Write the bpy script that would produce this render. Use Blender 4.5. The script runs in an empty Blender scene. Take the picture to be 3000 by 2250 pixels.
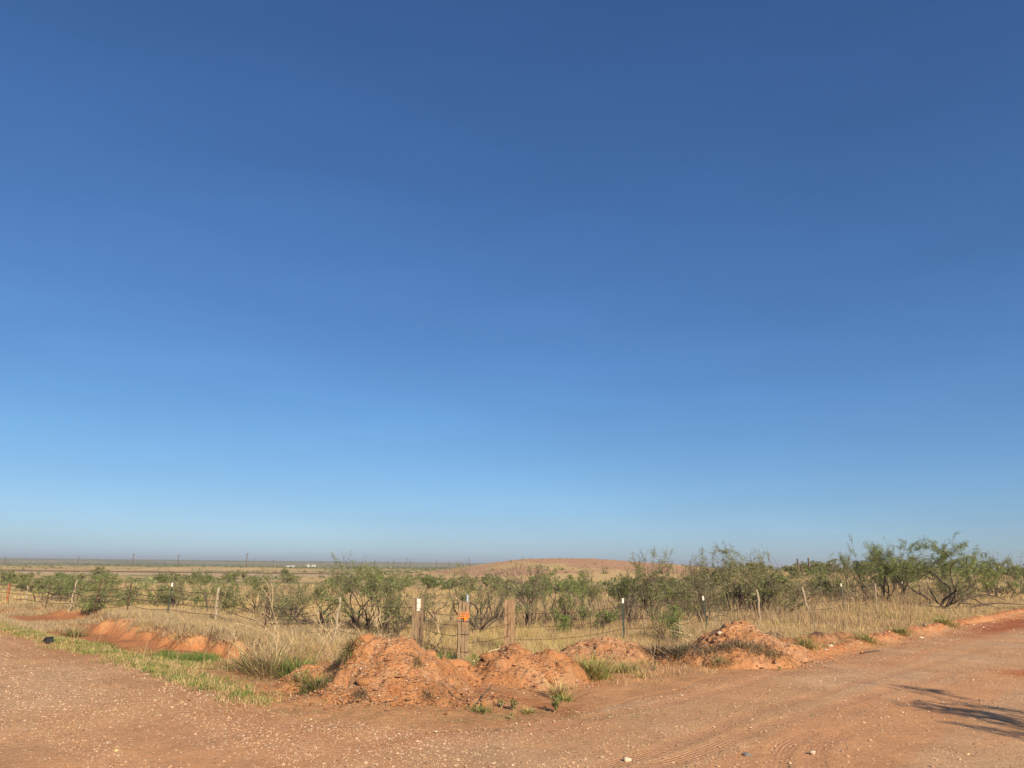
import bpy, math, random
import numpy as np
from mathutils import Vector

random.seed(11)
rng = np.random.default_rng(11)
scene = bpy.context.scene
COL = scene.collection
R = math.radians

# ------------------------------------------------------------------ camera
cam_d = bpy.data.cameras.new('camera')
cam = bpy.data.objects.new('camera', cam_d)
COL.objects.link(cam)
cam_d.sensor_width = 36.0
cam_d.lens = 25.0
cam_d.clip_start = 0.1
cam_d.clip_end = 20000
cam.location = (0, 0, 2.3)
cam.rotation_mode = 'QUATERNION'
from mathutils import Euler, Quaternion
cam.rotation_quaternion = (Euler((R(90 + 14.17), 0, 0)).to_quaternion() @ Quaternion((0, 0, 1), R(0.6)))
scene.camera = cam

# ------------------------------------------------------------------ sky and sun
SUN_AZ, SUN_EL = 153.0, 27.0            # degrees clockwise from +Y, elevation
world = bpy.data.worlds.new('World')
scene.world = world
world.use_nodes = True
nt = world.node_tree
nt.nodes.clear()
sky = nt.nodes.new('ShaderNodeTexSky')
sky.sky_type = 'NISHITA'
sky.sun_disc = False
sky.sun_elevation = R(SUN_EL)
sky.sun_rotation = R(SUN_AZ)
sky.altitude = 600
sky.air_density = 0.86
sky.dust_density = 1.0
sky.ozone_density = 8.0
bg = nt.nodes.new('ShaderNodeBackground')
bg.inputs['Strength'].default_value = 0.093
wo = nt.nodes.new('ShaderNodeOutputWorld')
hs_ = nt.nodes.new('ShaderNodeHueSaturation')
hs_.inputs['Saturation'].default_value = 1.05
hs_.inputs['Hue'].default_value = 0.504
nt.links.new(sky.outputs[0], hs_.inputs['Color'])
# soft shoulder, the same for the whole sky: v / (1 + c v)
va = nt.nodes.new('ShaderNodeVectorMath'); va.operation = 'MULTIPLY_ADD'
va.inputs[1].default_value = (.072,) * 3; va.inputs[2].default_value = (1, 1, 1)
vb = nt.nodes.new('ShaderNodeVectorMath'); vb.operation = 'DIVIDE'
nt.links.new(hs_.outputs[0], va.inputs[0]); nt.links.new(hs_.outputs[0], vb.inputs[0]); nt.links.new(va.outputs[0], vb.inputs[1])
# faintly uneven thin haze, everywhere alike
wtc = nt.nodes.new('ShaderNodeTexCoord')
wmp = nt.nodes.new('ShaderNodeMapping'); wmp.inputs['Scale'].default_value = (2.2, 2.2, 11.0)
wnz = nt.nodes.new('ShaderNodeTexNoise'); wnz.inputs['Scale'].default_value = 1.4; wnz.inputs['Detail'].default_value = 4
wmr = nt.nodes.new('ShaderNodeMapRange')
for i_, q_ in enumerate((.35, .70, .975, 1.04)): wmr.inputs[i_ + 1].default_value = q_
vc = nt.nodes.new('ShaderNodeVectorMath'); vc.operation = 'SCALE'
nt.links.new(wtc.outputs['Generated'], wmp.inputs[0]); nt.links.new(wmp.outputs[0], wnz.inputs['Vector']); nt.links.new(wnz.outputs[0], wmr.inputs[0])
nt.links.new(vb.outputs[0], vc.inputs[0]); nt.links.new(wmr.outputs[0], vc.inputs['Scale'])
nt.links.new(vc.outputs[0], bg.inputs[0])
nt.links.new(bg.outputs[0], wo.inputs[0])

sun_d = bpy.data.lights.new('sun', 'SUN')
sun_d.energy = 4.8
sun_d.angle = R(0.53)
sun_d.color = (1.0, 0.83, 0.60)
sun = bpy.data.objects.new('sun', sun_d)
COL.objects.link(sun)
SD = Vector((math.sin(R(SUN_AZ)) * math.cos(R(SUN_EL)), math.cos(R(SUN_AZ)) * math.cos(R(SUN_EL)), math.sin(R(SUN_EL))))
sun.rotation_euler = SD.to_track_quat('Z', 'Y').to_euler()
sun.location = (0, -20, 40)

vs = scene.view_settings
vs.view_transform = 'Standard'
vs.look = 'None'
vs.gamma = 1.0
vs.use_curve_mapping = False
vs.exposure = 0.8

# ------------------------------------------------------------------ helpers
def tag(o, label=None, cat=None, group=None, kind=None):
    if label: o['label'] = label
    if cat: o['category'] = cat
    if group: o['group'] = group
    if kind: o['kind'] = kind
    return o

def mesh_np(name, V, F, col=None, smooth=False, attrs=None):
    V = np.ascontiguousarray(V, dtype=np.float32)
    F = np.ascontiguousarray(F, dtype=np.int32)
    me = bpy.data.meshes.new(name)
    k = F.shape[1]
    me.vertices.add(len(V)); me.vertices.foreach_set('co', V.ravel())
    me.loops.add(F.size); me.loops.foreach_set('vertex_index', F.ravel())
    me.polygons.add(len(F)); me.polygons.foreach_set('loop_start', np.arange(0, F.size, k, dtype=np.int32))
    if smooth:
        me.polygons.foreach_set('use_smooth', np.ones(len(F), dtype=bool))
    me.update(calc_edges=True)
    if col is not None:
        c = np.ones((len(V), 4), dtype=np.float32); c[:, :3] = col
        a = me.attributes.new('Col', 'FLOAT_COLOR', 'POINT')
        a.data.foreach_set('color', c.ravel())
    for n, v in (attrs or {}).items():
        a = me.attributes.new(n, 'FLOAT', 'POINT')
        a.data.foreach_set('value', np.ascontiguousarray(v, dtype=np.float32))
    return me

def obj(name, me, mat, parent=None, loc=None):
    o = bpy.data.objects.new(name, me)
    if mat is not None and len(me.materials) == 0: me.materials.append(mat)
    COL.objects.link(o)
    if parent: o.parent = parent
    if loc is not None: o.location = loc
    return o

def empty(name, loc, label, cat, group=None):
    o = bpy.data.objects.new(name, None)
    o.empty_display_size = 0.2
    o.location = loc
    COL.objects.link(o)
    return tag(o, label, cat, group)

# value noise --------------------------------------------------------------
_P = np.random.default_rng(3).random(65536)
def _h(ix, iy, s):
    return _P[((ix * 73856093) ^ (iy * 19349663) ^ (s * 83492791)) & 65535]
def vn(x, y, s=0):
    x = np.asarray(x, dtype=np.float64); y = np.asarray(y, dtype=np.float64)
    ix = np.floor(x).astype(np.int64); iy = np.floor(y).astype(np.int64)
    fx = x - ix; fy = y - iy
    fx = fx * fx * (3 - 2 * fx); fy = fy * fy * (3 - 2 * fy)
    a = _h(ix, iy, s); b = _h(ix + 1, iy, s); c = _h(ix, iy + 1, s); d = _h(ix + 1, iy + 1, s)
    return (a * (1 - fx) + b * fx) * (1 - fy) + (c * (1 - fx) + d * fx) * fy
def fbm(x, y, s=0, o=4, g=0.5):
    t = 0; a = 1; n = 0
    for i in range(o):
        t = t + a * vn(x * 2 ** i + 17.3 * i, y * 2 ** i - 9.1 * i, s + i); n += a; a *= g
    return t / n
def sst(e0, e1, x):
    t = np.clip((x - e0) / (e1 - e0), 0, 1)
    return t * t * (3 - 2 * t)
def lerp(a, b, t): return a + (b - a) * t
def smax(a, b, k):
    h = np.clip(0.5 + 0.5 * (a - b) / k, 0, 1)
    return b + (a - b) * h + k * h * (1 - h)

# ------------------------------------------------------------------ terrain
CX, CY = -1.12, 18.31                        # fence corner
LD, LN = (-.718, .696), (-.696, -.718)       # left fence run, and its normal towards the road
RD, RN = (.668, .744), (.744, -.668)         # right fence run, and its normal towards the road
def coords(x, y):
    dx, dy = x - CX, y - CY
    return (dx * LN[0] + dy * LN[1], dx * LD[0] + dy * LD[1], dx * RN[0] + dy * RN[1], dx * RD[0] + dy * RD[1])

def edge_out(t): return np.interp(t, [2, 5, 13, 23, 33, 60], [0, .35, .45, .85, 1.95, 5.0])
def road_d(x, y):
    sL, tL, sR, tR = coords(x, y)
    sR = sR - edge_out(tR)
    d = smax(sL - 6.1, sR - 5.6, 3.0)
    d = d + (fbm(x * .5, y * .5, 20, 3) - .5) * .9
    out = np.minimum(np.maximum(17.5 - sL, 0 * sL - 99 * (sR < 5.6)), 17.5 - sR)
    lim = np.where(sR > 5.6, np.where(sL > 6.1, np.maximum(17.5 - sL, 17.5 - sR), 17.5 - sR), 17.5 - sL)
    return np.minimum(d, lim)

def ditch(x, y):
    sL, tL, sR, tR = coords(x, y)
    sb = np.interp(tL, [-5, 3, 18, 23, 36, 42], [2.3, 2.3, 2.2, -.6, -.9, 1.5]) + (fbm(x * .9, y * .9, 31, 4, .6) - .5) * 1.5 + (vn(x * 3.3, y * 3.3, 33) - .5) * .35
    w = np.interp(tL, [0, 18, 23], [.5, .5, 1.5]) * (.5 + 1.2 * fbm(x * 1.1, y * 1.1, 35, 2))
    D = np.interp(tL, [1.5, 4.5, 7, 18, 24, 36, 46], [0, .2, .36, .38, .42, .40, .1])
    up = sst(0, w, sL - sb)
    return D * up * (1 - sst(3.9, 5.9, sL)), up * (1 - sst(w, w + .7, sL - sb)), sL - sb

def ht(x, y):
    x = np.asarray(x, dtype=np.float64); y = np.asarray(y, dtype=np.float64)
    sL, tL, sR, tR = coords(x, y)
    r = np.hypot(x, y); az = np.arctan2(x, y)
    zr = np.interp(r, [0, 36, 60, 90, 150, 250, 400, 520, 900, 1500, 2400, 3300, 4200, 7000],
                   [0, 0, -.55, -.85, -1.15, -2.4, -2.7, -2.3, -5, -9, -8, -2, 3.5, 3.5])
    zR = np.interp(r, [0, 40, 60, 80, 105, 200, 400, 1500, 7000], [0, 0, .45, 1.35, 1.4, -.5, -3, -6, -4])
    wr = sst(.20, .33, az) * (1 - sst(1.7, 2.2, az))
    z = lerp(zr, zR, wr)
    z = z + (fbm(x * .02, y * .02, 5, 3) - .5) * np.interp(r, [20, 60, 200, 1000], [0, .4, 1.0, 3.0])
    dr = road_d(x, y)
    off = sst(.3, -.8, dr)                   # 1 off the road
    z = z + off * ((fbm(x * .8, y * .8, 7, 4) - .5) * .16 + (vn(x * 3.1, y * 3.1, 9) - .5) * .04)
    dd, face, _ = ditch(x, y)
    z = z - dd * (1 - sst(50, 60, r))
    lipz = (sst(0, 2.5, sL) * sst(6, 2.5, sL)) * .10 * sst(3, 8, tL) * (dd < .05)
    z = z + lipz
    # graded windrow along the right road
    bw = (fbm(x * .6, y * .6, 12, 3) - .5)
    se = sR - edge_out(tR)
    z = z + (.19 + .16 * bw) * np.exp(-((se - 5.25 - bw * .8) / .36) ** 2) * sst(4.5, 8, tR) * (1 - sst(40, 60, tR)) * (1 + .5 * (vn(x * 4, y * 4, 13) - .5))
    z = z - .07 * sst(1.5, 3, sR) * sst(5.2, 4, sR) * sst(2, 5, tR)
    # road: faint crown and tyre-worn lanes
    z = z + (1 - off) * ((fbm(x * .22, y * .22, 15, 2) - .5) * .10 + (fbm(x * 1.3, y * 1.3, 16, 2) - .5) * .03)
    return z

def gz(x, y): return float(ht(np.array([x]), np.array([y]))[0])

SOIL = np.array((.375, .182, .082)); SOIL2 = np.array((.315, .130, .056)); STRAW = np.array((.44, .315, .155))
OLIVE = np.array((.155, .160, .070)); ROADC = np.array((.490, .280, .142)); PALE = np.array((.54, .365, .225))

# ------------------------------------------------------------------ materials
def new_mat(name):
    m = bpy.data.materials.new(name); m.use_nodes = True
    n = m.node_tree; n.nodes.clear()
    out = n.nodes.new('ShaderNodeOutputMaterial')
    return m, n, out

def mat_generic(name, base=None, var=.25, vscale=6.0, bump=0.0, bscale=30.0, rough=.9, spec=.15, detail=6.0, stretch=None, transl=0.0, metal=0.0, bump2=None):
    m, n, out = new_mat(name)
    L = n.links.new
    p = n.nodes.new('ShaderNodeBsdfPrincipled')
    p.inputs['Roughness'].default_value = rough
    p.inputs['Specular IOR Level'].default_value = spec
    p.inputs['Metallic'].default_value = metal
    if base is None:
        a = n.nodes.new('ShaderNodeAttribute'); a.attribute_name = 'Col'; c = a.outputs['Color']
    else:
        a = n.nodes.new('ShaderNodeRGB'); a.outputs[0].default_value = (*base, 1); c = a.outputs[0]
    tc = n.nodes.new('ShaderNodeTexCoord')
    vec = tc.outputs['Object']
    if stretch:
        mp = n.nodes.new('ShaderNodeMapping'); mp.inputs['Scale'].default_value = stretch
        L(vec, mp.inputs[0]); vec = mp.outputs[0]
    if var > 0:
        nz = n.nodes.new('ShaderNodeTexNoise'); nz.inputs['Scale'].default_value = vscale; nz.inputs['Detail'].default_value = detail
        nz.inputs['Roughness'].default_value = .65
        L(vec, nz.inputs['Vector'])
        mr = n.nodes.new('ShaderNodeMapRange'); mr.inputs[1].default_value = .3; mr.inputs[2].default_value = .7
        mr.inputs[3].default_value = 1 - var; mr.inputs[4].default_value = 1 + var
        L(nz.outputs[0], mr.inputs[0])
        mx = n.nodes.new('ShaderNodeVectorMath'); mx.operation = 'SCALE'
        L(c, mx.inputs[0]); L(mr.outputs[0], mx.inputs['Scale']); c = mx.outputs[0]
    L(c, p.inputs['Base Color'])
    if bump > 0:
        nb = n.nodes.new('ShaderNodeTexNoise'); nb.inputs['Scale'].default_value = bscale; nb.inputs['Detail'].default_value = 5
        nb.inputs['Roughness'].default_value = .7
        L(vec, nb.inputs['Vector'])
        b = n.nodes.new('ShaderNodeBump'); b.inputs['Strength'].default_value = 1.0; b.inputs['Distance'].default_value = bump
        L(nb.outputs[0], b.inputs['Height']); L(b.outputs[0], p.inputs['Normal'])
    if transl > 0:
        t = n.nodes.new('ShaderNodeBsdfTranslucent'); L(c, t.inputs[0])
        ms = n.nodes.new('ShaderNodeMixShader'); ms.inputs[0].default_value = transl
        L(p.outputs[0], ms.inputs[1]); L(t.outputs[0], ms.inputs[2]); L(ms.outputs[0], out.inputs[0])
    else:
        L(p.outputs[0], out.inputs[0])
    return m

def mat_soil(name, peb=.5, pscale=34.0, bump=.03, tracks=False):
    """earth: attribute colour, blotches, small embedded stones, crumbly relief; optional tyre tread"""
    m, n, out = new_mat(name)
    L = n.links.new
    N = lambda t: n.nodes.new(t)
    p = N('ShaderNodeBsdfPrincipled'); p.inputs['Roughness'].default_value = .95; p.inputs['Specular IOR Level'].default_value = .1
    a = N('ShaderNodeAttribute'); a.attribute_name = 'Col'
    geo = N('ShaderNodeNewGeometry'); pos = geo.outputs['Position']
    def noise(s, d=5, r=.6):
        t = N('ShaderNodeTexNoise'); t.inputs['Scale'].default_value = s; t.inputs['Detail'].default_value = d; t.inputs['Roughness'].default_value = r
        L(pos, t.inputs['Vector']); return t.outputs[0]
    def rng_(v, a0, a1, b0, b1):
        t = N('ShaderNodeMapRange'); L(v, t.inputs[0])
        for i, q in enumerate((a0, a1, b0, b1)): t.inputs[i + 1].default_value = q
        return t.outputs[0]
    def math_(op, x, y):
        t = N('ShaderNodeMath'); t.operation = op
        for i, q in enumerate((x, y)):
            if isinstance(q, (int, float)): t.inputs[i].default_value = q
            else: L(q, t.inputs[i])
        return t.outputs[0]
    n1 = noise(.9, 6, .6); n2 = noise(9, 6, .7); n3 = noise(60, 3, .6)
    f = math_('MULTIPLY', rng_(n1, .3, .7, .84, 1.14), rng_(n2, .25, .75, .78, 1.2))
    f = math_('MULTIPLY', f, rng_(n3, .3, .7, .85, 1.14))
    sc = N('ShaderNodeVectorMath'); sc.operation = 'SCALE'; L(a.outputs['Color'], sc.inputs[0]); L(f, sc.inputs['Scale'])
    colr = sc.outputs[0]
    # embedded stones
    v = N('ShaderNodeTexVoronoi'); v.inputs['Scale'].default_value = pscale; L(pos, v.inputs['Vector'])
    v.inputs['Randomness'].default_value = 1.0
    sx = N('ShaderNodeSeparateColor'); L(v.outputs['Color'], sx.inputs[0])
    pick = math_('GREATER_THAN', sx.outputs[0], 1 - peb * .55)
    near = math_('LESS_THAN', v.outputs['Distance'], .34)
    stone = math_('MULTIPLY', pick, near)
    stc = N('ShaderNodeMix'); stc.data_type = 'RGBA'
    L(sx.outputs[1], stc.inputs[0]); stc.inputs[6].default_value = (.22, .13, .085, 1); stc.inputs[7].default_value = (.70, .53, .38, 1)
    mx = N('ShaderNodeMix'); mx.data_type = 'RGBA'
    L(math_('MULTIPLY', stone, .85), mx.inputs[0]); L(colr, mx.inputs[6]); L(stc.outputs[2], mx.inputs[7])
    colr = mx.outputs[2]
    hgt = math_('ADD', math_('MULTIPLY', n2, .8), math_('MULTIPLY', n3, .35))
    hgt = math_('ADD', hgt, math_('MULTIPLY', stone, .35))
    if tracks:
        tw = N('ShaderNodeAttribute'); tw.attribute_name = 'tw'
        td = N('ShaderNodeAttribute'); td.attribute_name = 'td'
        ta = N('ShaderNodeAttribute'); ta.attribute_name = 'ta'
        rib = math_('SINE', math_('MULTIPLY', td.outputs['Fac'], 105.0), 0)
        lug = math_('SINE', math_('ADD', math_('MULTIPLY', ta.outputs['Fac'], 46.0), math_('MULTIPLY', td.outputs['Fac'], 40.0)), 0)
        tread = math_('MULTIPLY', math_('ADD', rib, math_('MULTIPLY', lug, .35)), tw.outputs['Fac'])
        tread = math_('MULTIPLY', math_('MULTIPLY', tread, rng_(n1, .42, .60, .0, 1.0)), rng_(n2, .35, .6, .25, 1.1))
        hgt = math_('ADD', hgt, math_('MULTIPLY', tread, .20))
    b = N('ShaderNodeBump'); b.inputs['Strength'].default_value = 1; b.inputs['Distance'].default_value = bump
    L(hgt, b.inputs['Height']); L(b.outputs[0], p.inputs['Normal'])
    L(colr, p.inputs['Base Color']); L(p.outputs[0], out.inputs[0])
    return m

M_ground = mat_soil('ground_earth', .25, 26, .03)
M_road = mat_soil('road_earth', .75, 34, .020, tracks=True)
M_mound = mat_soil('mound_earth', .30, 44, .06)
M_grass = mat_generic('grass_blades', None, .12, 3, 0, rough=.75, spec=.12, transl=.25)
M_leaf = mat_generic('mesquite_leaf', None, .10, 2, 0, rough=.7, spec=.15, transl=.38)
M_bark = mat_generic('mesquite_bark', (.078, .060, .050), .35, 18, .01, 60, stretch=(1, 1, .3))
M_twig = mat_generic('mesquite_twig', (.125, .098, .078), .3, 9)
M_limb = mat_generic('dark_limb', (.075, .055, .045), .3, 14, .006, 60)
M_deadwood = mat_generic('dead_wood', (.20, .150, .105), .3, 14, .006, 60, stretch=(1, 1, .3))
M_stalk = mat_generic('dry_stalk', (.50, .385, .235), .2, 8)
M_tie = mat_generic('weathered_tie', (.235, .165, .105), .38, 7, .012, 26, stretch=(6, 6, .55))
M_tie2 = mat_generic('weathered_tie_reddish', (.285, .185, .112), .40, 7, .012, 26, stretch=(6, 6, .5))
M_greywood = mat_generic('grey_cedar', (.30, .245, .180), .30, 9, .008, 30, stretch=(5, 5, .6))
M_brownwood = mat_generic('brown_post_wood', (.26, .115, .062), .25, 9, .008, 30, stretch=(5, 5, .6))
M_rust = mat_generic('rusty_steel', (.070, .036, .026), .35, 25, .002, 90, rough=.75, spec=.3)
M_greenpaint = mat_generic('green_post_paint', (.035, .055, .040), .25, 20, 0, rough=.6, spec=.3)
M_white = mat_generic('white_paint', (.62, .60, .54), .10, 30, 0, rough=.55, spec=.3)
M_wire = mat_generic('rusted_wire', (.060, .040, .030), .25, 10, 0, rough=.7, spec=.3)
M_steel = mat_generic('galvanised_steel', (.36, .42, .46), .15, 20, 0, rough=.45, spec=.5, metal=.5)
M_orange = mat_generic('orange_flagging', (.95, .20, .015), .12, 20, 0, rough=.5, spec=.3)
M_twine = mat_generic('pale_twine', (.72, .36, .13), .15, 20, 0, rough=.8)
M_black = mat_generic('black_rubber', (.022, .021, .022), .3, 20, .01, 40, rough=.7, spec=.3)
M_stone = mat_generic('stone', None, .2, 30, .006, 60, rough=.9)
M_rail = mat_generic('rail_steel', (.10, .075, .062), .2, 4, 0, rough=.6)
M_ballast = mat_generic('ballast', (.22, .175, .125), .25, 1.5, .05, 6)
M_metalwall = mat_generic('shed_wall', (.56, .56, .55), .05, 1, 0, rough=.6)
M_metalroof = mat_generic('shed_roof', (.46, .47, .48), .05, 1, 0, rough=.5)
M_dark = mat_generic('dark_opening', (.05, .05, .055), .1, 1)
M_pole = mat_generic('pole_wood', (.12, .085, .065), .2, 2)

# ------------------------------------------------------------------ ground and road
ang = np.concatenate([np.linspace(R(-180), R(-56), 44, endpoint=False), np.linspace(R(-56), R(56), 500, endpoint=False), np.linspace(R(56), R(180), 44, endpoint=False)])
rad = np.concatenate([[0.3, 1.5, 3, 4.5], 6 * (1.0078 ** np.arange(0, 334)), np.geomspace(82, 7000, 150)])
NA, NR = len(ang), len(rad)
AA, RR = np.meshgrid(ang, rad)                # rows = radius
GX = (RR * np.sin(AA)).ravel(); GY = (RR * np.cos(AA)).ravel()
GZ = ht(GX, GY)
DR = road_d(GX, GY)
i = np.arange(NR - 1)[:, None] * NA + np.arange(NA)[None, :]
j = np.arange(NR - 1)[:, None] * NA + (np.arange(NA)[None, :] + 1) % NA
QF = np.stack([i, j, j + NA, i + NA], -1).reshape(-1, 4)

def ground_colour(x, y):
    sL, tL, sR, tR = coords(x, y); r = np.hypot(x, y); az = np.arctan2(x, y)
    dr = road_d(x, y)
    n1 = fbm(x * .5, y * .5, 40, 4); n2 = fbm(x * .07, y * .07, 44, 4); n3 = fbm(x * .012, y * .012, 48, 4)
    litter = STRAW * (.72 + .5 * n1)[:, None]
    litter = lerp(litter, SOIL * .95, (sst(.56, .72, fbm(x * .25, y * .25, 50, 4)) * .55)[:, None])
    far = lerp(STRAW * 1.1, OLIVE * 1.35, sst(.50, .66, n2)[:, None])
    far = lerp(far, np.array((.36, .215, .125)), (sst(.52, .70, n3) * .35)[:, None])
    c = lerp(litter, far, sst(40, 110, r)[:, None])
    vf = lerp(OLIVE * 1.05, STRAW * .80, sst(.52, .66, fbm(x * .0022, y * .007, 55, 4))[:, None])
    vf = lerp(vf, np.array((.32, .225, .14)), (.6 * sst(.62, .74, fbm(x * .0015, y * .004, 57, 3)))[:, None])
    c = lerp(c, vf, sst(450, 900, r)[:, None])
    # bare shoulder and ditch
    gr_ = sst(9, 15, tR)
    sh = sst(-5.5, -3.6, dr - gr_ * 3.2 + (n1 - .5) * 2.5) * (r < 75)
    shc = lerp(SOIL, ROADC, np.clip(.25 + n1 * .5, 0, 1)[:, None])
    c = lerp(c, shc, (sh * sst(.25, .45, n1 + .12))[:, None])
    dd, face, d = ditch(x, y)
    red = np.clip(np.maximum(sst(.03, .16, dd), face) * (r < 58), 0, 1)
    c = lerp(c, lerp(SOIL2 * 1.12, SOIL, n1[:, None]), red[:, None])
    berm = np.exp(-((sR - edge_out(tR) - 5.2) / .55) ** 2) * sst(4, 7, tR) * (r < 80)
    c = lerp(c, np.array((.43, .195, .088)), (berm * .9)[:, None])
    return c

def road_colour(x, y):
    sL, tL, sR, tR = coords(x, y)
    n1 = fbm(x * .35, y * .35, 60, 4); n2 = fbm(x * 1.2, y * 1.2, 64, 3)
    c = lerp(ROADC * .92, PALE * .86, np.clip(sst(.42, .70, n1) * .55, 0, 1)[:, None])
    lane = fbm(sR * .9, tR * .06, 66, 3)      # long wheel-worn bands down the right road
    wL = sst(7.5, 10.5, sL) * sst(1, 4, tL)
    c = lerp(c, np.array((.475, .245, .120)), (sst(.48, .62, lane) * .85 * (1 - wL) * sst(-3, 3, sR - sL + 6))[:, None])
    c = lerp(c, np.array((.44, .275, .165)), (wL * .8)[:, None])
    c = lerp(c, SOIL, (.6 * sst(1.6, 0.1, road_d(x, y)) * sst(.35, .6, n2 + .15))[:, None])
    mud = np.exp(-(((sR - edge_out(tR) - 6.7) / .8) ** 2 + ((tR - 26) / 7.0) ** 2))
    c = lerp(c, np.array((.30, .082, .030)), np.clip(mud * 1.4 * (.5 + n2), 0, .9)[:, None])
    mud2 = np.exp(-(((x - 12.2) / .9) ** 2 + ((y - 17.2) / .55) ** 2))
    c = lerp(c, np.array((.36, .115, .040)), np.clip(mud2 * 1.5, 0, .9)[:, None])
    return c

onroad = DR > 0.0
inner = (DR > 1.2)
keep = ~(inner[QF].all(1))
gcol = ground_colour(GX, GY)
gzz = GZ - .06 * sst(.0, .5, DR)
me = mesh_np('ground', np.stack([GX, GY, gzz], 1), QF[keep], gcol, True)
ground = obj('ground', me, M_ground); tag(ground, kind='structure')

# tyre tracks in the road: centre lines (world metres)
TRACKS = [
    [(.9, 9.0), (1.95, 10.0), (2.9, 11.1), (4.1, 12.6), (6.1, 14.6), (9.3, 17.6), (14.5, 22.8)],
    [(1.35, 8.9), (2.35, 9.8), (3.3, 10.9), (4.6, 12.2), (6.8, 14.3), (10.3, 17.3)],
    [(3.05, 8.9), (3.35, 9.7), (3.75, 10.4), (4.4, 11.1)],
    [(3.5, 8.9), (3.75, 9.6), (4.1, 10.3), (4.7, 10.9)],
    [(.3, 10.9), (1.6, 12.2), (3.4, 13.9), (6.2, 17.0), (10.2, 21.4)],
    [(-9.5, 9.6), (-11.5, 11.8), (-14, 14.5), (-17, 17.6)],
]
def track_fields(x, y):
    tw = np.zeros_like(x); td = np.zeros_like(x); ta = np.zeros_like(x); best = np.full_like(x, 9.)
    for tr in TRACKS:
        P = np.array(tr); s0 = 0
        # refine with Catmull-Rom
        Q = []
        for k in range(len(P) - 1):
            p0 = P[max(k - 1, 0)]; p1 = P[k]; p2 = P[k + 1]; p3 = P[min(k + 2, len(P) - 1)]
            for t in np.linspace(0, 1, 8, endpoint=False):
                Q.append(.5 * ((2 * p1) + (-p0 + p2) * t + (2 * p0 - 5 * p1 + 4 * p2 - p3) * t * t + (-p0 + 3 * p1 - 3 * p2 + p3) * t ** 3))
        Q.append(P[-1])
        for k in range(len(Q) - 1):
            a, b = Q[k], Q[k + 1]; e = b - a; l = np.hypot(*e); e = e / l
            al = (x - a[0]) * e[0] + (y - a[1]) * e[1]; ac = -(x - a[0]) * e[1] + (y - a[1]) * e[0]
            ok = (al > -.02) & (al < l + .02) & (np.abs(ac) < best) & (np.abs(ac) < .45)
            best[ok] = np.abs(ac[ok]); td[ok] = ac[ok]; ta[ok] = (s0 + al)[ok]
            s0 += l
    tw = sst(.17, .12, best)
    return tw, td, ta
use = (DR > -.6) & (RR.ravel() > 2) & (RR.ravel() < 150) & (np.abs(AA.ravel()) < 2.2)
rk = use[QF].all(1)
idx = np.unique(QF[rk]); remap = -np.ones(len(GX), dtype=np.int64); remap[idx] = np.arange(len(idx))
rx, ry = GX[idx], GY[idx]
tw, td, ta = track_fields(rx, ry)
rz = GZ[idx] - .07 * sst(.25, -.5, DR[idx]) - tw * .008
rc = road_colour(rx, ry)
rc = lerp(rc, np.array((.45, .235, .125)), (tw * .5)[:, None])
me = mesh_np('road', np.stack([rx, ry, rz], 1), remap[QF[rk]], rc, True, {'tw': tw, 'td': td, 'ta': ta})
road = obj('dirt_road', me, M_road); tag(road, kind='structure')

# red hill on the plain -----------------------------------------------------
hx, hy = np.meshgrid(np.linspace(-60, 95, 150), np.linspace(-90, 90, 90))
hxw = hx + 16; hyw = hy + 225
prof = np.interp(hx, [-60, -44, -24, -12, 8, 30, 60, 95], [0, .22, .68, .96, 1, .80, .40, .05])
prof = prof * np.interp(np.abs(hy), [0, 20, 60, 90], [1, .96, .45, 0])
hz = -2.4 + 6.35 * prof + (fbm(hxw * .06, hyw * .06, 70, 4) - .5) * .7 * prof ** .5
hz = np.where(prof < .03, -3.5, hz)
nh = fbm(hxw * .09, hyw * .09, 72, 4)
hc = lerp(np.array((.37, .220, .140)), STRAW, sst(.40, .58, nh - .18 * prof + .14 * (1 - prof)).ravel()[:, None])
q = np.arange(89)[:, None] * 150 + np.arange(149)[None]
HF = np.stack([q, q + 1, q + 151, q + 150], -1).reshape(-1, 4)
me = mesh_np('hill', np.stack([hxw.ravel(), hyw.ravel(), hz.ravel()], 1), HF, hc, True)
hill = obj('hill', me, M_ground); tag(hill, kind='structure')
def hill_z(x, y):
    p = np.interp(x - 16, [-60, -44, -24, -12, 8, 30, 60, 95], [0, .22, .68, .96, 1, .80, .40, .05]) * np.interp(np.abs(y - 225), [0, 20, 60, 90], [1, .96, .45, 0])
    return np.where(p < .03, -99, -2.4 + 6.35 * p + (fbm(x * .06, y * .06, 70, 4) - .5) * .7 * np.sqrt(np.maximum(p, 0)))
def surf(x, y): return np.maximum(ht(x, y), hill_z(x, y))

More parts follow.
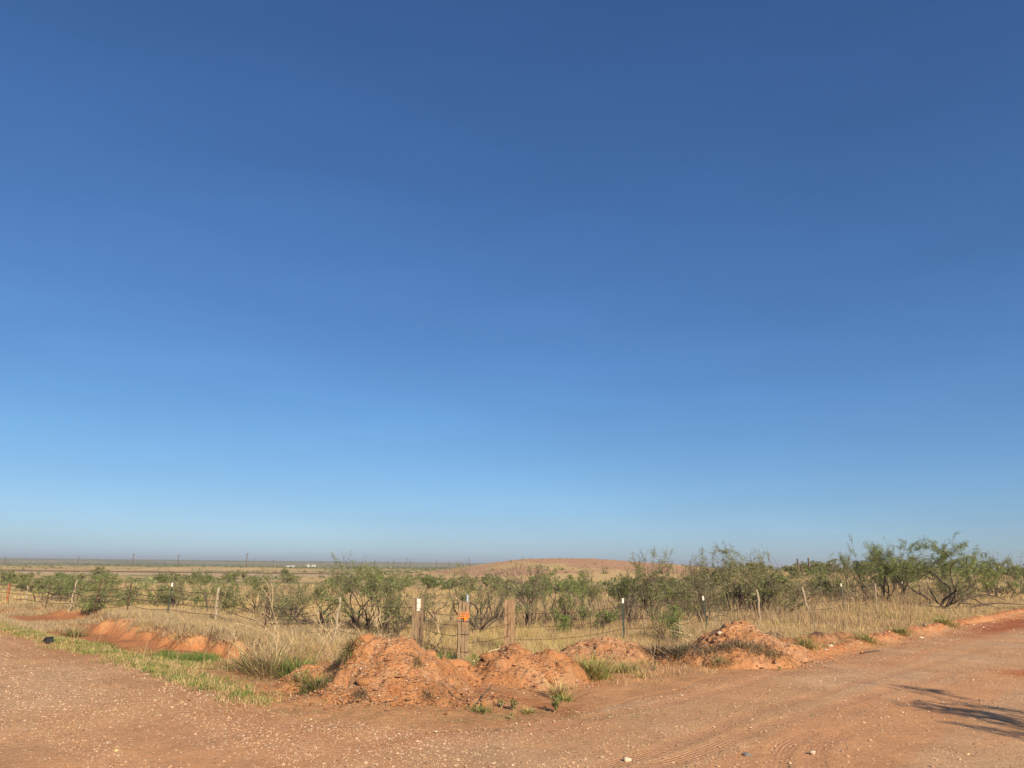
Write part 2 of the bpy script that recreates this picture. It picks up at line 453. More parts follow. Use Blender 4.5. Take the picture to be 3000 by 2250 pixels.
# ------------------------------------------------------------------ shape kits
def tubes(P0, P1, r0, r1, sides=4):
    P0 = np.asarray(P0, float); P1 = np.asarray(P1, float); n = len(P0)
    d = P1 - P0; d /= np.maximum(np.linalg.norm(d, axis=1, keepdims=True), 1e-9)
    up = np.where(np.abs(d[:, 2:3]) < .9, np.array([[0, 0, 1.]]), np.array([[1., 0, 0]]))
    u = np.cross(d, up); u /= np.maximum(np.linalg.norm(u, axis=1, keepdims=True), 1e-9); v = np.cross(d, u)
    V = np.zeros((n, 2 * sides, 3))
    for k in range(sides):
        a = 2 * math.pi * k / sides
        o = u * math.cos(a) + v * math.sin(a)
        V[:, k] = P0 + o * np.asarray(r0).reshape(-1, 1)
        V[:, sides + k] = P1 + o * np.asarray(r1).reshape(-1, 1)
    f = np.array([[k, (k + 1) % sides, sides + (k + 1) % sides, sides + k] for k in range(sides)])
    F = (np.arange(n)[:, None, None] * 2 * sides + f[None]).reshape(-1, 4)
    return V.reshape(-1, 3), F

def polytube(pts, rads, sides=5):
    """one continuous tapered tube with end caps, quads only"""
    P = np.asarray(pts, float); n = len(P); rads = np.broadcast_to(np.asarray(rads, float), (n,))
    T = np.gradient(P, axis=0); T /= np.maximum(np.linalg.norm(T, axis=1, keepdims=True), 1e-9)
    ref = np.array([0, 0, 1.]) if abs(T[0][2]) < .9 else np.array([1., 0, 0])
    V = []
    for k in range(n):
        u = np.cross(T[k], ref); u /= max(np.linalg.norm(u), 1e-9); v = np.cross(T[k], u)
        for s in range(sides):
            a = 2 * math.pi * s / sides
            V.append(P[k] + (u * math.cos(a) + v * math.sin(a)) * rads[k])
    F = [[k * sides + s, k * sides + (s + 1) % sides, (k + 1) * sides + (s + 1) % sides, (k + 1) * sides + s] for k in range(n - 1) for s in range(sides)]
    V.append(P[0]); V.append(P[-1]); a, b = len(V) - 2, len(V) - 1
    for s in range(sides):
        F.append([a, (s + 1) % sides, s, s]); F.append([b, (n - 1) * sides + s, (n - 1) * sides + (s + 1) % sides, (n - 1) * sides + (s + 1) % sides])
    return np.array(V), np.array(F)

def merge(parts):
    V, F, o = [], [], 0
    for v, f in parts:
        V.append(v); F.append(f + o); o += len(v)
    return np.concatenate(V), np.concatenate(F)

def clean_quads(V, F):
    """mesh from quads some of which are collapsed triangles"""
    me = bpy.data.meshes.new('m')
    me.from_pydata([tuple(v) for v in V], [], [tuple(dict.fromkeys(map(int, f))) for f in F])
    me.update(); return me

def blades(base, az, L, lean, bend, w, col, rnd, segs=2):
    """grass blades: base (n,3); each a tapering strip bending over along az"""
    n = len(base)
    hd = np.stack([np.sin(az), np.cos(az), 0 * az], 1)
    tw_ = az + rnd.uniform(-1.2, 1.2, n) + math.pi / 2
    wd = np.stack([np.sin(tw_), np.cos(tw_), 0 * az], 1)
    up = np.array([0, 0, 1.])
    def pt(t):
        th = lean + bend * t
        return base + (L * t)[:, None] * (hd * np.sin(th * .8)[:, None] + up * np.cos(th * .8)[:, None])
    wv = wd * w[:, None] * .5
    if segs == 1:
        V = np.stack([base - wv, base + wv, pt(np.ones(n))], 1).reshape(-1, 3)
        F = np.arange(n * 3).reshape(-1, 3)
        C = np.repeat(col, 3, 0)
        return V, F, C
    m = pt(np.full(n, .55))
    V = np.stack([base - wv, base + wv, m - wv * .8, m + wv * .8, pt(np.ones(n))], 1).reshape(-1, 3)
    k = np.arange(n)[:, None] * 5
    F = np.stack([k + [0, 1, 3], k + [0, 3, 2], k + [2, 3, 4]], 1).reshape(-1, 3)
    C = np.repeat(col, 5, 0)
    return V, F, C

DRY = np.array((.50, .365, .200)); GREY = np.array((.33, .260, .170)); GREEN = np.array((.145, .20, .050)); YEL = np.array((.46, .37, .15)); DKGREEN = np.array((.085, .15, .035)); DEAD = np.array((.17, .135, .095))
def mixcol(n, cs, ws, rnd, v=.22):
    k = rnd.choice(len(cs), n, p=np.array(ws) / sum(ws))
    c = np.array(cs)[k] * rnd.uniform(1 - v, 1 + v, (n, 1)) * rnd.uniform(.94, 1.06, (n, 3))
    return c

# ------------------------------------------------------------------ dirt mounds
def icoball(sub=2):
    import bmesh
    bm = bmesh.new(); bmesh.ops.create_icosphere(bm, subdivisions=sub, radius=1)
    V = np.array([v.co[:] for v in bm.verts]); F = np.array([[v.index for v in f.verts] for f in bm.faces]); bm.free()
    return V, F
ICO2 = icoball(2); ICO3 = icoball(3)
def clod_mesh(s, sx, sy, sz, seed, col, big=False):
    V, F = (ICO3 if big else ICO2); V = V.copy()
    rs = np.random.default_rng(seed)
    n = fbm(V[:, 0] * 1.6 + seed * 7 + V[:, 2], V[:, 1] * 1.6 - seed * 3 + V[:, 2] * 1.3, seed % 50, 4)
    for _ in range(7):                        # broken faces
        pn = rs.normal(0, 1, 3); pn /= np.linalg.norm(pn); dcut = rs.uniform(.45, .8)
        over = np.maximum(V @ pn - dcut, 0); V = V - over[:, None] * pn * .9
    n4 = fbm(V[:, 0] * 5 + V[:, 2] * 3, V[:, 1] * 5 - V[:, 2] * 4, seed % 50 + 3, 3)
    V = V * (.72 + .5 * n + .24 * (n4 - .5))[:, None]
    V = V * np.array([sx, sy, sz]) * s
    c = np.tile(col, (len(V), 1)) * (.85 + .3 * n)[:, None]
    return mesh_np('clod', V, F, c, True)

MOUND_Z = []
def mound_height(lobes, x, y, seed, rough):
    z = np.zeros_like(x)
    for (lx, ly, rx_, ry_, h, p) in lobes:
        wx = x + (fbm(x * 1.1, y * 1.1, seed + 3, 3) - .5) * .55; wy = y + (fbm(x * 1.1, y * 1.1, seed + 5, 3) - .5) * .55
        d = np.sqrt(((wx - lx) / rx_) ** 2 + ((wy - ly) / ry_) ** 2)
        c = np.clip(1 - d, 0, 1) ** p * h
        c = np.where(c > h * .82, h * .82 + (c - h * .82) * .55, c)
        z = np.maximum(z, c) + .22 * np.minimum(z, c)
    body = sst(.0, .18, z)
    n = fbm(x * 2.4, y * 2.4, seed, 5, .55) - .5
    rid = np.abs(fbm(x * 3.1, y * 1.7, seed + 9, 4) - .5) * 2
    gul = np.abs(fbm(x * 3.6 + .5 * fbm(x * 2, y * 2, seed + 31, 2), y * .9, seed + 29, 3) - .5) * 2   # rain gullies running down the face
    z = z + body * rough * (n * .40 + (.22 - rid) * .16 + (gul - .25) * .10)
    fine = fbm(x * 9, y * 9, seed + 2, 3, .6) - .5
    z = z + body * fine * .085 * (rough / .5) + body * (vn(x * 26, y * 26, seed + 4) - .5) * .026
    lump = sst(.60, .70, vn(x * 7.3, y * 7.3, seed + 6)) * sst(.45, .6, vn(x * 1.9, y * 1.9, seed + 8))
    z = z + body * lump * .035
    # slumped holes with a sharp upper edge
    pit = sst(.80, .90, vn(x * 8.5, y * 8.5, seed + 41)) * sst(.5, .6, vn(x * 1.4, y * 1.4, seed + 43))
    z = z - body * pit * .09
    hole = sst(.68, .74, fbm(x * 2.0, y * 2.0, seed + 11, 3))
    z = z - body * hole * .10
    return z
def mound(label, lobes, ext, seed, rough, tint, clods, res=.030):
    x0, x1, y0, y1 = ext
    nx, ny = int((x1 - x0) / res), int((y1 - y0) / res)
    X, Y = np.meshgrid(np.linspace(x0, x1, nx), np.linspace(y0, y1, ny))
    z = mound_height(lobes, X, Y, seed, rough)
    g = ht(X.ravel(), Y.ravel()).reshape(X.shape)
    MOUND_Z.append((ext, lobes, seed, rough))
    Z = g + z - .07 * sst(.10, .0, z)
    q = np.arange(ny - 1)[:, None] * nx + np.arange(nx - 1)[None]
    F = np.stack([q, q + 1, q + nx + 1, q + nx], -1).reshape(-1, 4)
    kp = (z.ravel()[F] > .004).any(1); F = F[kp]
    idx = np.unique(F); rm = np.zeros(nx * ny, int); rm[idx] = np.arange(len(idx))
    Xr, Yr, Zr = X.ravel()[idx], Y.ravel()[idx], Z.ravel()[idx]
    n = fbm(Xr * 1.7, Yr * 1.7, seed + 20, 4); n2 = fbm(Xr * 6, Yr * 6, seed + 22, 3)
    c = lerp(SOIL * 1.04, np.array((.43, .235, .125)), sst(.45, .68, n)[:, None]) * tint
    c = lerp(c, SOIL2 * 1.05, sst(.55, .75, n2)[:, None] * .6)
    cx, cy = (x0 + x1) / 2, (y0 + y1) / 2
    root = empty('dirt_mound', (cx, cy, 0), label, 'dirt mound', 'red dirt mounds heaped at the road corner')
    obj('earth_heap', mesh_np('earth_heap', np.stack([Xr - cx, Yr - cy, Zr], 1), rm[F], c, True), M_mound, root)
    for (px, py, s, sx, sy, sz, sink) in clods:
        zz = float(mound_height(lobes, np.array([px]), np.array([py]), seed, rough)[0]) + gz(px, py)
        obj('clod', clod_mesh(s, sx, sy, sz, int(abs(px * 37 + py * 11)) + seed, SOIL * tint, s > .2), M_mound, root, (px - cx, py - cy, zz - sink * s * sz))
    return root
def surf2(x, y):
    """ground or mound top"""
    z = ht(x, y)
    for (e, lobes, seed, rough) in MOUND_Z:
        m = (x > e[0]) & (x < e[1]) & (y > e[2]) & (y < e[3])
        if m.any():
            zm = mound_height(lobes, x[m], y[m], seed, rough); z[m] = z[m] + zm
    return z
def gz2(x, y): return float(surf2(np.array([x], float), np.array([y], float))[0])

cr = np.random.default_rng(5)
def rand_clods(n, cx, cy, sx, sy, a=.04, b=.11):
    return [(cx + cr.normal() * sx, cy + cr.normal() * sy, cr.uniform(a, b), cr.uniform(.9, 1.5), cr.uniform(.8, 1.2), cr.uniform(.6, .95), .25) for _ in range(n)]
mound('tallest red dirt mound in front of the corner post with grass clumps on its face',
      [(-2.12, 14.35, 1.72, 1.80, 1.00, 1.15), (-2.66, 14.25, .82, 1.25, .84, 1.0), (-3.75, 14.9, .85, .95, .36, .8), (-1.45, 13.6, 1.0, 1.0, .30, .8), (-1.15, 15.5, .8, 1.2, .28, .7), (-.9, 13.2, .9, .6, .14, .8)],
      (-5.0, 0.5, 12.2, 17.2), 101, .55, 1.0,
      [(-2.66, 14.15, .20, 1.1, 1, .7, .45), (-1.18, 15.35, .36, 1.15, .9, .72, .15), (-2.45, 13.25, .17, 1.4, 1, .7, .6), (-1.75, 13.5, .14, 1.2, 1, .7, .6), (-1.0, 13.1, .10, 1.2, .9, .7, .4), (-3.9, 14.65, .13, 1.3, .9, .7, .3), (-3.6, 14.5, .10, 1.2, .9, .7, .3)] + rand_clods(24, -2.1, 13.4, .9, .45, .02, .06))
mound('broad red dirt mound with two crests in front of the right tie post',
      [(.10, 15.75, 1.0, 1.35, .72, 1.1), (.95, 15.75, .85, 1.25, .60, 1.0), (.55, 15.2, 1.0, .8, .32, .7), (-.5, 15.4, .5, .7, .24, .8)],
      (-1.1, 2.1, 13.9, 17.2), 202, .60, .96,
      [(-.42, 15.55, .16, 1.3, .9, .7, .2), (-.25, 15.85, .13, 1.2, .9, .8, .2), (1.02, 15.3, .15, .8, 1.1, .9, .3)] + rand_clods(16, .5, 15.1, .6, .4, .02, .06))
mound('low stony red mound under the straight dark steel post with white tip',
      [(2.6, 19.5, 1.25, 1.3, .40, .75), (1.9, 19.3, .8, .9, .28, .8), (3.2, 19.4, .75, 1.0, .34, .8)],
      (.6, 4.3, 18.0, 21.0), 303, .42, 1.0, rand_clods(24, 2.6, 19.0, .6, .3, .02, .05))
mound('red mound with a pale gravel slope and a dark dead grass mat on its front',
      [(5.80, 19.3, 1.62, 1.75, 1.02, 1.2), (4.75, 18.7, 1.1, 1.0, .44, .8), (5.55, 18.15, 1.45, .85, .46, .7), (6.6, 19.4, 1.1, 1.1, .34, .8), (7.3, 19.8, 1.0, .9, .16, .8)],
      (3.3, 9.0, 16.9, 21.2), 404, .50, 1.02, [(5.45, 19.0, .09, 1.3, .9, .8, .2)] + rand_clods(22, 6.3, 18.7, .7, .4, .02, .055))
mound('low scraped red heap at the grass edge beside the right road',
      [(9.6, 23.3, 1.3, .9, .26, .8), (10.9, 24.8, 1.4, .8, .24, .8)],
      (7.9, 12.6, 22.0, 26.0), 505, .40, .98, rand_clods(12, 10.2, 23.9, .8, .5, .04, .1))

# ------------------------------------------------------------------ fence posts and wires
def tie_mesh(w, d, h, seed, twist=.0):
    """squared railway tie with long weather splits"""
    rd = np.random.default_rng(seed)
    a, b = w / 2, d / 2
    sec = [(-a, -b), (-a * .42, -b), (-a * .36, -b * .55), (-a * .30, -b), (a * .25, -b * 1.0), (a * .29, -b * .8), (a * .33, -b), (a, -b), (a, -b * .1), (a * .85, 0), (a, b * .1), (a, b), (-a, b), (-a, b * .25), (-a * .7, b * .16), (-a, b * .07)]
    k = len(sec); lv = 15
    V = []
    for i_ in range(lv):
        t = i_ / (lv - 1); z = -.45 + t * (h + .45)
        for s, (x, y) in enumerate(sec):
            e = .006
            top = rd.normal(0, .012) if i_ == lv - 1 else 0
            V.append((x * (1 - .02 * t) + rd.normal(0, e) + twist * t * .02, y + rd.normal(0, e), z + top))
    F = [(i_ * k + s, i_ * k + (s + 1) % k, (i_ + 1) * k + (s + 1) % k, (i_ + 1) * k + s) for i_ in range(lv - 1) for s in range(k)]
    c = len(V); V.append((0, 0, h - .015))
    F += [((lv - 1) * k + s, (lv - 1) * k + (s + 1) % k, c) for s in range(k)]
    me = bpy.data.meshes.new('tie_post'); me.from_pydata(V, [], F); me.update(); return me
def round_post_mesh(r, h, seed, crook=.02):
    rd = np.random.default_rng(seed)
    n = 8; pts = [(rd.normal(0, crook), rd.normal(0, crook), -.3 + (h + .3) * i_ / (n - 1)) for i_ in range(n)]
    V, F = polytube(pts, [r * rd.uniform(.9, 1.1) for _ in range(n)], 8)
    return clean_quads(V, F)
def t_post_meshes(h, tip=.15):
    def tsec(z0, z1, gx=1.0):
        s = .028 * gx
        out = [(-s, 0), (s, 0), (s, .006), (.004, .006), (.004, .034), (-.004, .034), (-.004, .006), (-s, .006)]
        V = [(x, y, z) for z in (z0, z1) for x, y in out]; k = len(out)
        F = [(i_, (i_ + 1) % k, k + (i_ + 1) % k, k + i_) for i_ in range(k)] + [tuple(range(k - 1, -1, -1)), tuple(range(k, 2 * k))]
        return V, F
    V, F = tsec(-.35, h - tip)
    zz = .1
    while zz < h - tip - .05:                # studs
        o = len(V)
        V += [(-.010, -.007, zz), (.010, -.007, zz), (.010, 0.0005, zz), (-.010, 0.0005, zz), (-.010, -.007, zz + .02), (.010, -.007, zz + .02), (.010, 0.0005, zz + .02), (-.010, 0.0005, zz + .02)]
        F += [tuple(o + q_ for q_ in f) for f in ((0, 1, 5, 4), (1, 2, 6, 5), (3, 0, 4, 7), (4, 5, 6, 7), (3, 2, 1, 0))]
        zz += .09
    a = bpy.data.meshes.new('t_post'); a.from_pydata(V, [], F); a.update()
    b = None
    if tip > 0:
        V, F = tsec(h - tip, h, 1.08); b = bpy.data.meshes.new('painted_tip'); b.from_pydata(V, [], F); b.update()
    return a, b

def lean_rot(lx, ly): return (-ly, lx, 0)    # small lean towards +x / +y, radians

def build_fence(label, loc, posts, wires, wr):
    """posts: (kind, x, y, base_z, height, leanx, rotz, label); wires: heights"""
    root = empty('wire_fence', loc, label, 'fence', 'barbed wire fence runs meeting at the corner')
    O = Vector(loc); tops = []
    for k, (kind, x, y, bz, h, lx, rz, lab) in enumerate(posts):
        if kind == 'tie':
            o = obj('tie_post', tie_mesh(.265, .23, h, 300 + k), M_tie, root)
        elif kind == 'tie2':
            o = obj('tie_post', tie_mesh(.255, .22, h, 330 + k), M_tie2, root)
        elif kind == 'wood':
            o = obj('wood_post', round_post_mesh(.055, h, 400 + k), M_greywood, root)
        elif kind == 'brown':
            o = obj('wood_post', round_post_mesh(.085, h, 400 + k, .008), M_brownwood, root)
        elif kind == 'slim':
            o = obj('wood_post', round_post_mesh(.038, h, 400 + k, .035), M_greywood, root)
        else:
            a, b = t_post_meshes(h, .15 if kind == 'twhite' else 0)
            o = obj('steel_post', a, M_rust if kind == 'trust' else M_greenpaint, root)
            if b: obj('white_tip', b, M_white, o)
        o.location = Vector((x, y, bz)) - O
        o.rotation_euler = (0, lx, rz)
        if lab: o['label'] = lab
        tops.append((x, y, bz, lx))
    rd = np.random.default_rng(int(abs(loc[0] * 100)) + len(posts))
    for wi, wh in enumerate(wires):
        pts = []
        for k in range(len(tops) - 1):
            (x0, y0, z0, l0), (x1, y1, z1, l1) = tops[k], tops[k + 1]
            a = np.array((x0 + math.sin(l0) * wh, y0 - .13 if k == 0 else y0 - .03, z0 + wh)); b = np.array((x1 + math.sin(l1) * wh, y1 - .03, z1 + wh))
            sag = rd.uniform(.03, .12)
            for t in np.linspace(0, 1, 9, endpoint=False):
                p = a + (b - a) * t; p[2] -= sag * 4 * t * (1 - t) - .0
                pts.append(p)
        pts.append(b)
        P = np.array(pts) - np.array(loc)
        dist = np.hypot(np.array(pts)[:, 0], np.array(pts)[:, 1])
        V, F = polytube(P, np.clip(wr * dist / 22, wr, wr * 2.2), 4)
        # barbs
        parts = [(V, F)]
        obj('wire', clean_quads(V, F), M_wire, root)
    return root

cornerz = gz(CX, CY)
P_left = [
    ('tie', -1.13, 18.31, 0.0, 1.36, .0, .10, 'thick weathered corner tie with orange flagging'),
    ('tie', -2.52, 20.6, 0.0, 1.34, -.01, -.15, 'thick weathered tie with a white plate near its top'),
    ('slim', -5.2, 22.6, 0.0, 1.25, .03, 0, None),
    ('trust', -8.2, 25.1, -.30, 1.55, .02, .2, 'rusty steel post hanging over the washed out bank'),
    ('wood', -11.15, 28.35, 0.0, 1.30, .0, .1, None),
    ('twhite', -14.4, 31.4, 0.0, 1.36, .045, .2, 'steel post with bright white tip'),
    ('trust', -17.6, 34.3, 0.0, 1.30, .03, .2, None),
    ('trust', -20.75, 37.2, -.30, 1.65, .10, .2, 'rusty steel post leaning over the red gully'),
    ('slim', -23.6, 40.1, -.30, 1.5, .03, .2, None),
    ('trust', -26.9, 43.2, -.45, 1.35, .07, .2, None),
    ('slim', -30.2, 46.4, -.45, 1.1, .03, .2, None),
    ('brown', -33.6, 49.7, -.5, 1.15, .0, .2, 'reddish brown round post'),
    ('wood', -37.0, 53.0, -.5, 1.15, .0, .2, None),
]
fence_left = build_fence('barbed wire fence of mixed posts running left along the red ditch bank', (-1.13, 18.31, 0), P_left, [.30, .58, .84, 1.10], .0062)
P_right = [
    ('tie2', 0.01, 20.1, 0.0, 1.36, .0, -.2, 'reddish split tie post behind the broad mound'),
    ('twhite', 3.62, 23.7, 0.0, 1.26, -.005, -.2, 'dark steel post with white tip standing straight'),
    ('twhite', 7.3, 27.6, 0.0, 1.20, -.085, -.2, 'steel post with white tip leaning left'),
    ('wood', 10.78, 32.1, 0.0, 1.32, -.065, .1, 'grey wooden post leaning left behind the gravel mound'),
    ('wood', 14.3, 35.5, 0.0, 1.38, -.20, .1, 'grey wooden post leaning strongly to the left'),
    ('twhite', 17.6, 39.2, 0.0, 1.45, .0, -.2, None),
    ('wood', 21.6, 43.7, 0.05, 1.35, .0, .1, None),
    ('twhite', 25.6, 48.1, 0.1, 1.35, .0, -.2, None),
    ('wood', 30.0, 53.0, 0.2, 1.35, .02, -.2, None),
    ('twhite', 35.0, 58.6, 0.3, 1.4, .0, -.2, None),
    ('wood', 42.0, 66.4, 0.6, 1.35, .0, -.2, None),
    ('twhite', 51.0, 76.4, 1.1, 1.4, .0, -.2, None),
    ('twhite', 60.0, 86.5, 1.35, 1.5, .0, -.2, None),
]
fence_right = build_fence('barbed wire fence with white tipped steel posts running right along the dirt road', (0.01, 20.1, 0), P_right, [.34, .66, 1.02], .0058)
# short strands joining the two tie posts at the corner
for k_, wh in enumerate((.42, .72, .98)):
    V, F = polytube(np.array([(0, -.13, wh), (.6, .75, wh - .03), (1.13, 1.67, wh + .02)]), .0062, 4)
    obj('wire', clean_quads(V, F), M_wire, fence_left)
# wraps of wire round the corner tie
for wh in (.22, .62, .92):
    a, b = .142, .124
    V, F = polytube(np.array([(-a, -b, wh + .01), (a, -b, wh), (a, b, wh + .02), (-a, b, wh + .01), (-a, -b, wh + .012)]), .007, 4)
    obj('wire_wrap', clean_quads(V, F), M_wire, fence_left)
# galvanised pipe standing behind the corner tie
V, F = polytube([(.075, .17, -.2), (.075, .17, .6), (.075, .17, 1.54)], .032, 10); pipe = obj('steel_pipe', clean_quads(V, F), M_steel, fence_left)
pipe['label'] = 'grey steel pipe sticking up behind the corner tie'
# white plate with two round bosses on the second tie
import bmesh
def bm_obj(name, build, mat, parent=None, loc=None):
    bm = bmesh.new(); build(bm); me = bpy.data.meshes.new(name); bm.to_mesh(me); bm.free()
    return obj(name, me, mat, parent, loc)
def box(bm, x0, x1, y0, y1, z0, z1):
    v = [bm.verts.new(p) for p in ((x0, y0, z0), (x1, y0, z0), (x1, y1, z0), (x0, y1, z0), (x0, y0, z1), (x1, y0, z1), (x1, y1, z1), (x0, y1, z1))]
    for f in ((3, 2, 1, 0), (4, 5, 6, 7), (0, 1, 5, 4), (1, 2, 6, 5), (2, 3, 7, 6), (3, 0, 4, 7)): bm.faces.new([v[q_] for q_ in f])
def plate(bm):
    box(bm, -.05, .05, -.012, 0, -.16, .16)
    bmesh.ops.bevel(bm, geom=list(bm.edges), offset=.004, segments=1, affect='EDGES')
tie2 = [c for c in fence_left.children if c.get('label', '').endswith('near its top')][0]
pl = bm_obj('number_plate', plate, M_white, tie2, (.045, -.120, 1.17))
M_boss = mat_generic('cream_plastic', (.62, .60, .47), .08, 30, 0, rough=.4, spec=.4)
for zz in (.065, -.075):
    pts = [(.045, -.131, 1.17 + zz), (.045, -.150, 1.17 + zz)]
    V, F = polytube(pts, [.036, .030], 12); o = obj('reflector', clean_quads(V - np.array((.045, -.120, 1.17)), F), M_boss, tie2)
    o.location = (.045, -.120, 1.17)

# orange flagging tied on the corner tie
tape = empty('flagging_tape', (-1.13, 18.31, 1.0), 'orange flagging and twine tied round the corner post', 'flagging tape')
def strip(pts, w):
    V = []
    for p in pts: V += [(p[0], p[1], p[2] - w / 2), (p[0], p[1], p[2] + w / 2)]
    F = [(2 * k, 2 * k + 2, 2 * k + 3, 2 * k + 1) for k in range(len(pts) - 1)]
    me = bpy.data.meshes.new('strip'); me.from_pydata(V, [], F); me.update(); return me
a, b = .143, .126
loop = lambda dz, t: [(-a, -b, dz + t), (-.02, -b - .012, dz), (a, -b, dz + .01), (a, b, dz), (-a, b, dz), (-a, -b, dz + t)]
def solid(o, th):
    m_ = o.modifiers.new('thickness', 'SOLIDIFY'); m_.thickness = th; return o
solid(obj('band', strip(loop(.06, .012), .013), M_orange, tape), .003)
solid(obj('band', strip(loop(.015, -.01), .022), M_orange, tape), .003)
solid(obj('band', strip(loop(.115, .0), .012), M_orange, tape), .003)
solid(obj('tail', strip([(.01, -b - .014, -.01), (.03, -b - .03, -.03), (.05, -b - .02, -.05), (.10, -b - .018, .0), (.13, -b - .03, .03)], .034), M_orange, tape), .003)
obj('knot', clod_mesh(.032, 1.3, .8, 1.0, 3, np.array((.9, .2, .02))), M_orange, tape, (.045, -b - .03, .005))
V, F = polytube([(.03, -b - .03, .0), (.06, -b - .02, .10), (.12, -b - .015, .20), (.10, -b - .012, .22)], .007, 6); obj('twine', clean_quads(V, F), M_twine, tape)
V, F = polytube([(.04, -b - .03, -.02), (.05, -b - .025, -.12), (.045, -b - .02, -.20)], .006, 6); obj('twine', clean_quads(V, F), M_twine, tape)
V, F = polytube([(.13, -b - .02, .02), (.145, -b - .01, .1), (.14, b, .05)], .006, 6); obj('twine', clean_quads(V, F), M_twine, tape)

# ------------------------------------------------------------------ grass that nobody could count
def scatter(n, r0, r1, rnd, azm=.80):
    r = np.sqrt(rnd.uniform(r0 ** 2, r1 ** 2, n)); az = rnd.uniform(-azm, azm, n)
    return r * np.sin(az), r * np.cos(az)
def bare(x, y):
    """0 where grass grows, 1 on road, ditch faces, mounds"""
    dr = road_d(x, y); dd, face, d = ditch(x, y)
    b = np.maximum(sst(-.6, -.2, dr), np.clip(sst(.05, .2, dd) + face, 0, 1))
    for (e, lobes, seed, rough) in MOUND_Z:
        m = (x > e[0]) & (x < e[1]) & (y > e[2]) & (y < e[3])
        if m.any():
            zm = mound_height(lobes, x[m], y[m], seed, rough); b[m] = np.maximum(b[m], (zm > .05))
    return b
def make_stuff(name, label, cat, chunks, mat):
    V = np.concatenate([c[0] for c in chunks]); C = np.concatenate([c[2] for c in chunks]); F = []; o = 0
    for c in chunks: F.append(c[1] + o); o += len(c[0])
    ob = obj(name, mesh_np(name, V, np.concatenate(F), C), mat)
    return tag(ob, label, cat, kind='stuff')
def tuft_field(x, y, z, per, hmin, hmax, w, cs, ws, rnd, segs=1, spread=.10, hscale=None, lean=.55):
    n = len(x); N = n * per
    bx = np.repeat(x, per) + rnd.normal(0, spread, N); by = np.repeat(y, per) + rnd.normal(0, spread, N)
    L = rnd.uniform(hmin, hmax, N)
    if hscale is not None: L = L * np.repeat(hscale, per)
    tc = np.repeat(mixcol(n, cs, ws, rnd, .18), per, 0) * rnd.uniform(.8, 1.2, (N, 1))
    return blades(np.stack([bx, by, np.repeat(z, per) - .02], 1), rnd.uniform(0, 6.28, N), L, rnd.uniform(0, lean, N), rnd.uniform(.1, .9, N), np.full(N, w) * rnd.uniform(.6, 1.4, N), tc, rnd, segs)

g1 = np.random.default_rng(21)
ch = []
for (n, r0, r1, per, hm, hM, w, hump) in ((26000, 15, 30, 9, .12, .36, .010, 1), (30000, 30, 55, 8, .12, .34, .017, 1), (26000, 55, 110, 6, .14, .36, .04, 1)):
    x, y = scatter(n, r0, r1, g1)
    b = bare(x, y); sL, tL, sR, tR = coords(x, y); dr = road_d(x, y)
    dens = sst(.30, .56, fbm(x * .45, y * .45, 80, 3) + .10) * (1 - b)
    dens = dens * lerp(1., .45, sst(-4.6, -2.0, dr) * (1 - sst(9, 15, tR)))
    dens = dens * (1 - .88 * sst(3.0, 3.8, sL) * sst(7.5, 6.5, sL) * sst(-4, -2, tL))
    k = g1.random(n) < dens
    x, y = x[k], y[k]; sR = sR[k]; tR = tR[k]; dr = dr[k]
    hs = .65 + .8 * fbm(x * .3, y * .3, 84, 3)
    rightf = sst(6, 14, tR) * sst(-3, 1, sR)
    hs = hs * (1 + .25 * rightf) * (1 - .45 * sst(-4, -1, dr))
    m = fbm(x * .16, y * .16, 88, 3) + g1.normal(0, .08, len(x))
    grp = [(m < .40, (DRY, GREY, YEL), (3, 3, 1)), ((m >= .40) & (m < .62), (DRY, YEL, GREY, np.array((.40, .26, .13))), (6, 2, 1, 2)), (m >= .62, (DRY, YEL, GREEN * 1.3), (5, 3, 1))]
    for (mm, cs, ws) in grp:
        if mm.any(): ch.append(tuft_field(x[mm], y[mm], ht(x[mm], y[mm]), per, hm, hM, w, cs, ws, g1, 1, .11, hs[mm]))
make_stuff('dry_grass', 'straw coloured dry grass covering the pasture behind the fence', 'grass', ch, M_grass)

# tall stems with seed heads, mostly on the right of the corner
ch = []
x, y = scatter(30000, 18, 66, g1, .74)
sL, tL, sR, tR = coords(x, y)
d_ = (1 - bare(x, y)) * (.025 + .75 * sst(5, 14, tR) * sst(-15, -6, sR) * sst(4.4, 2.6, sR)) * sst(.36, .6, fbm(x * .4, y * .4, 91, 3))
k = g1.random(len(x)) < d_
x, y = x[k], y[k]
ch.append(tuft_field(x, y, ht(x, y), 4, .40, 1.15, .014, (DRY * .85, np.array((.34, .24, .15)), GREY), (2, 3, 3), g1, 2, .10, None, .22))
make_stuff('tall_dry_stems', 'tall tan grass stems standing among the right hand bushes', 'grass', ch, M_grass)

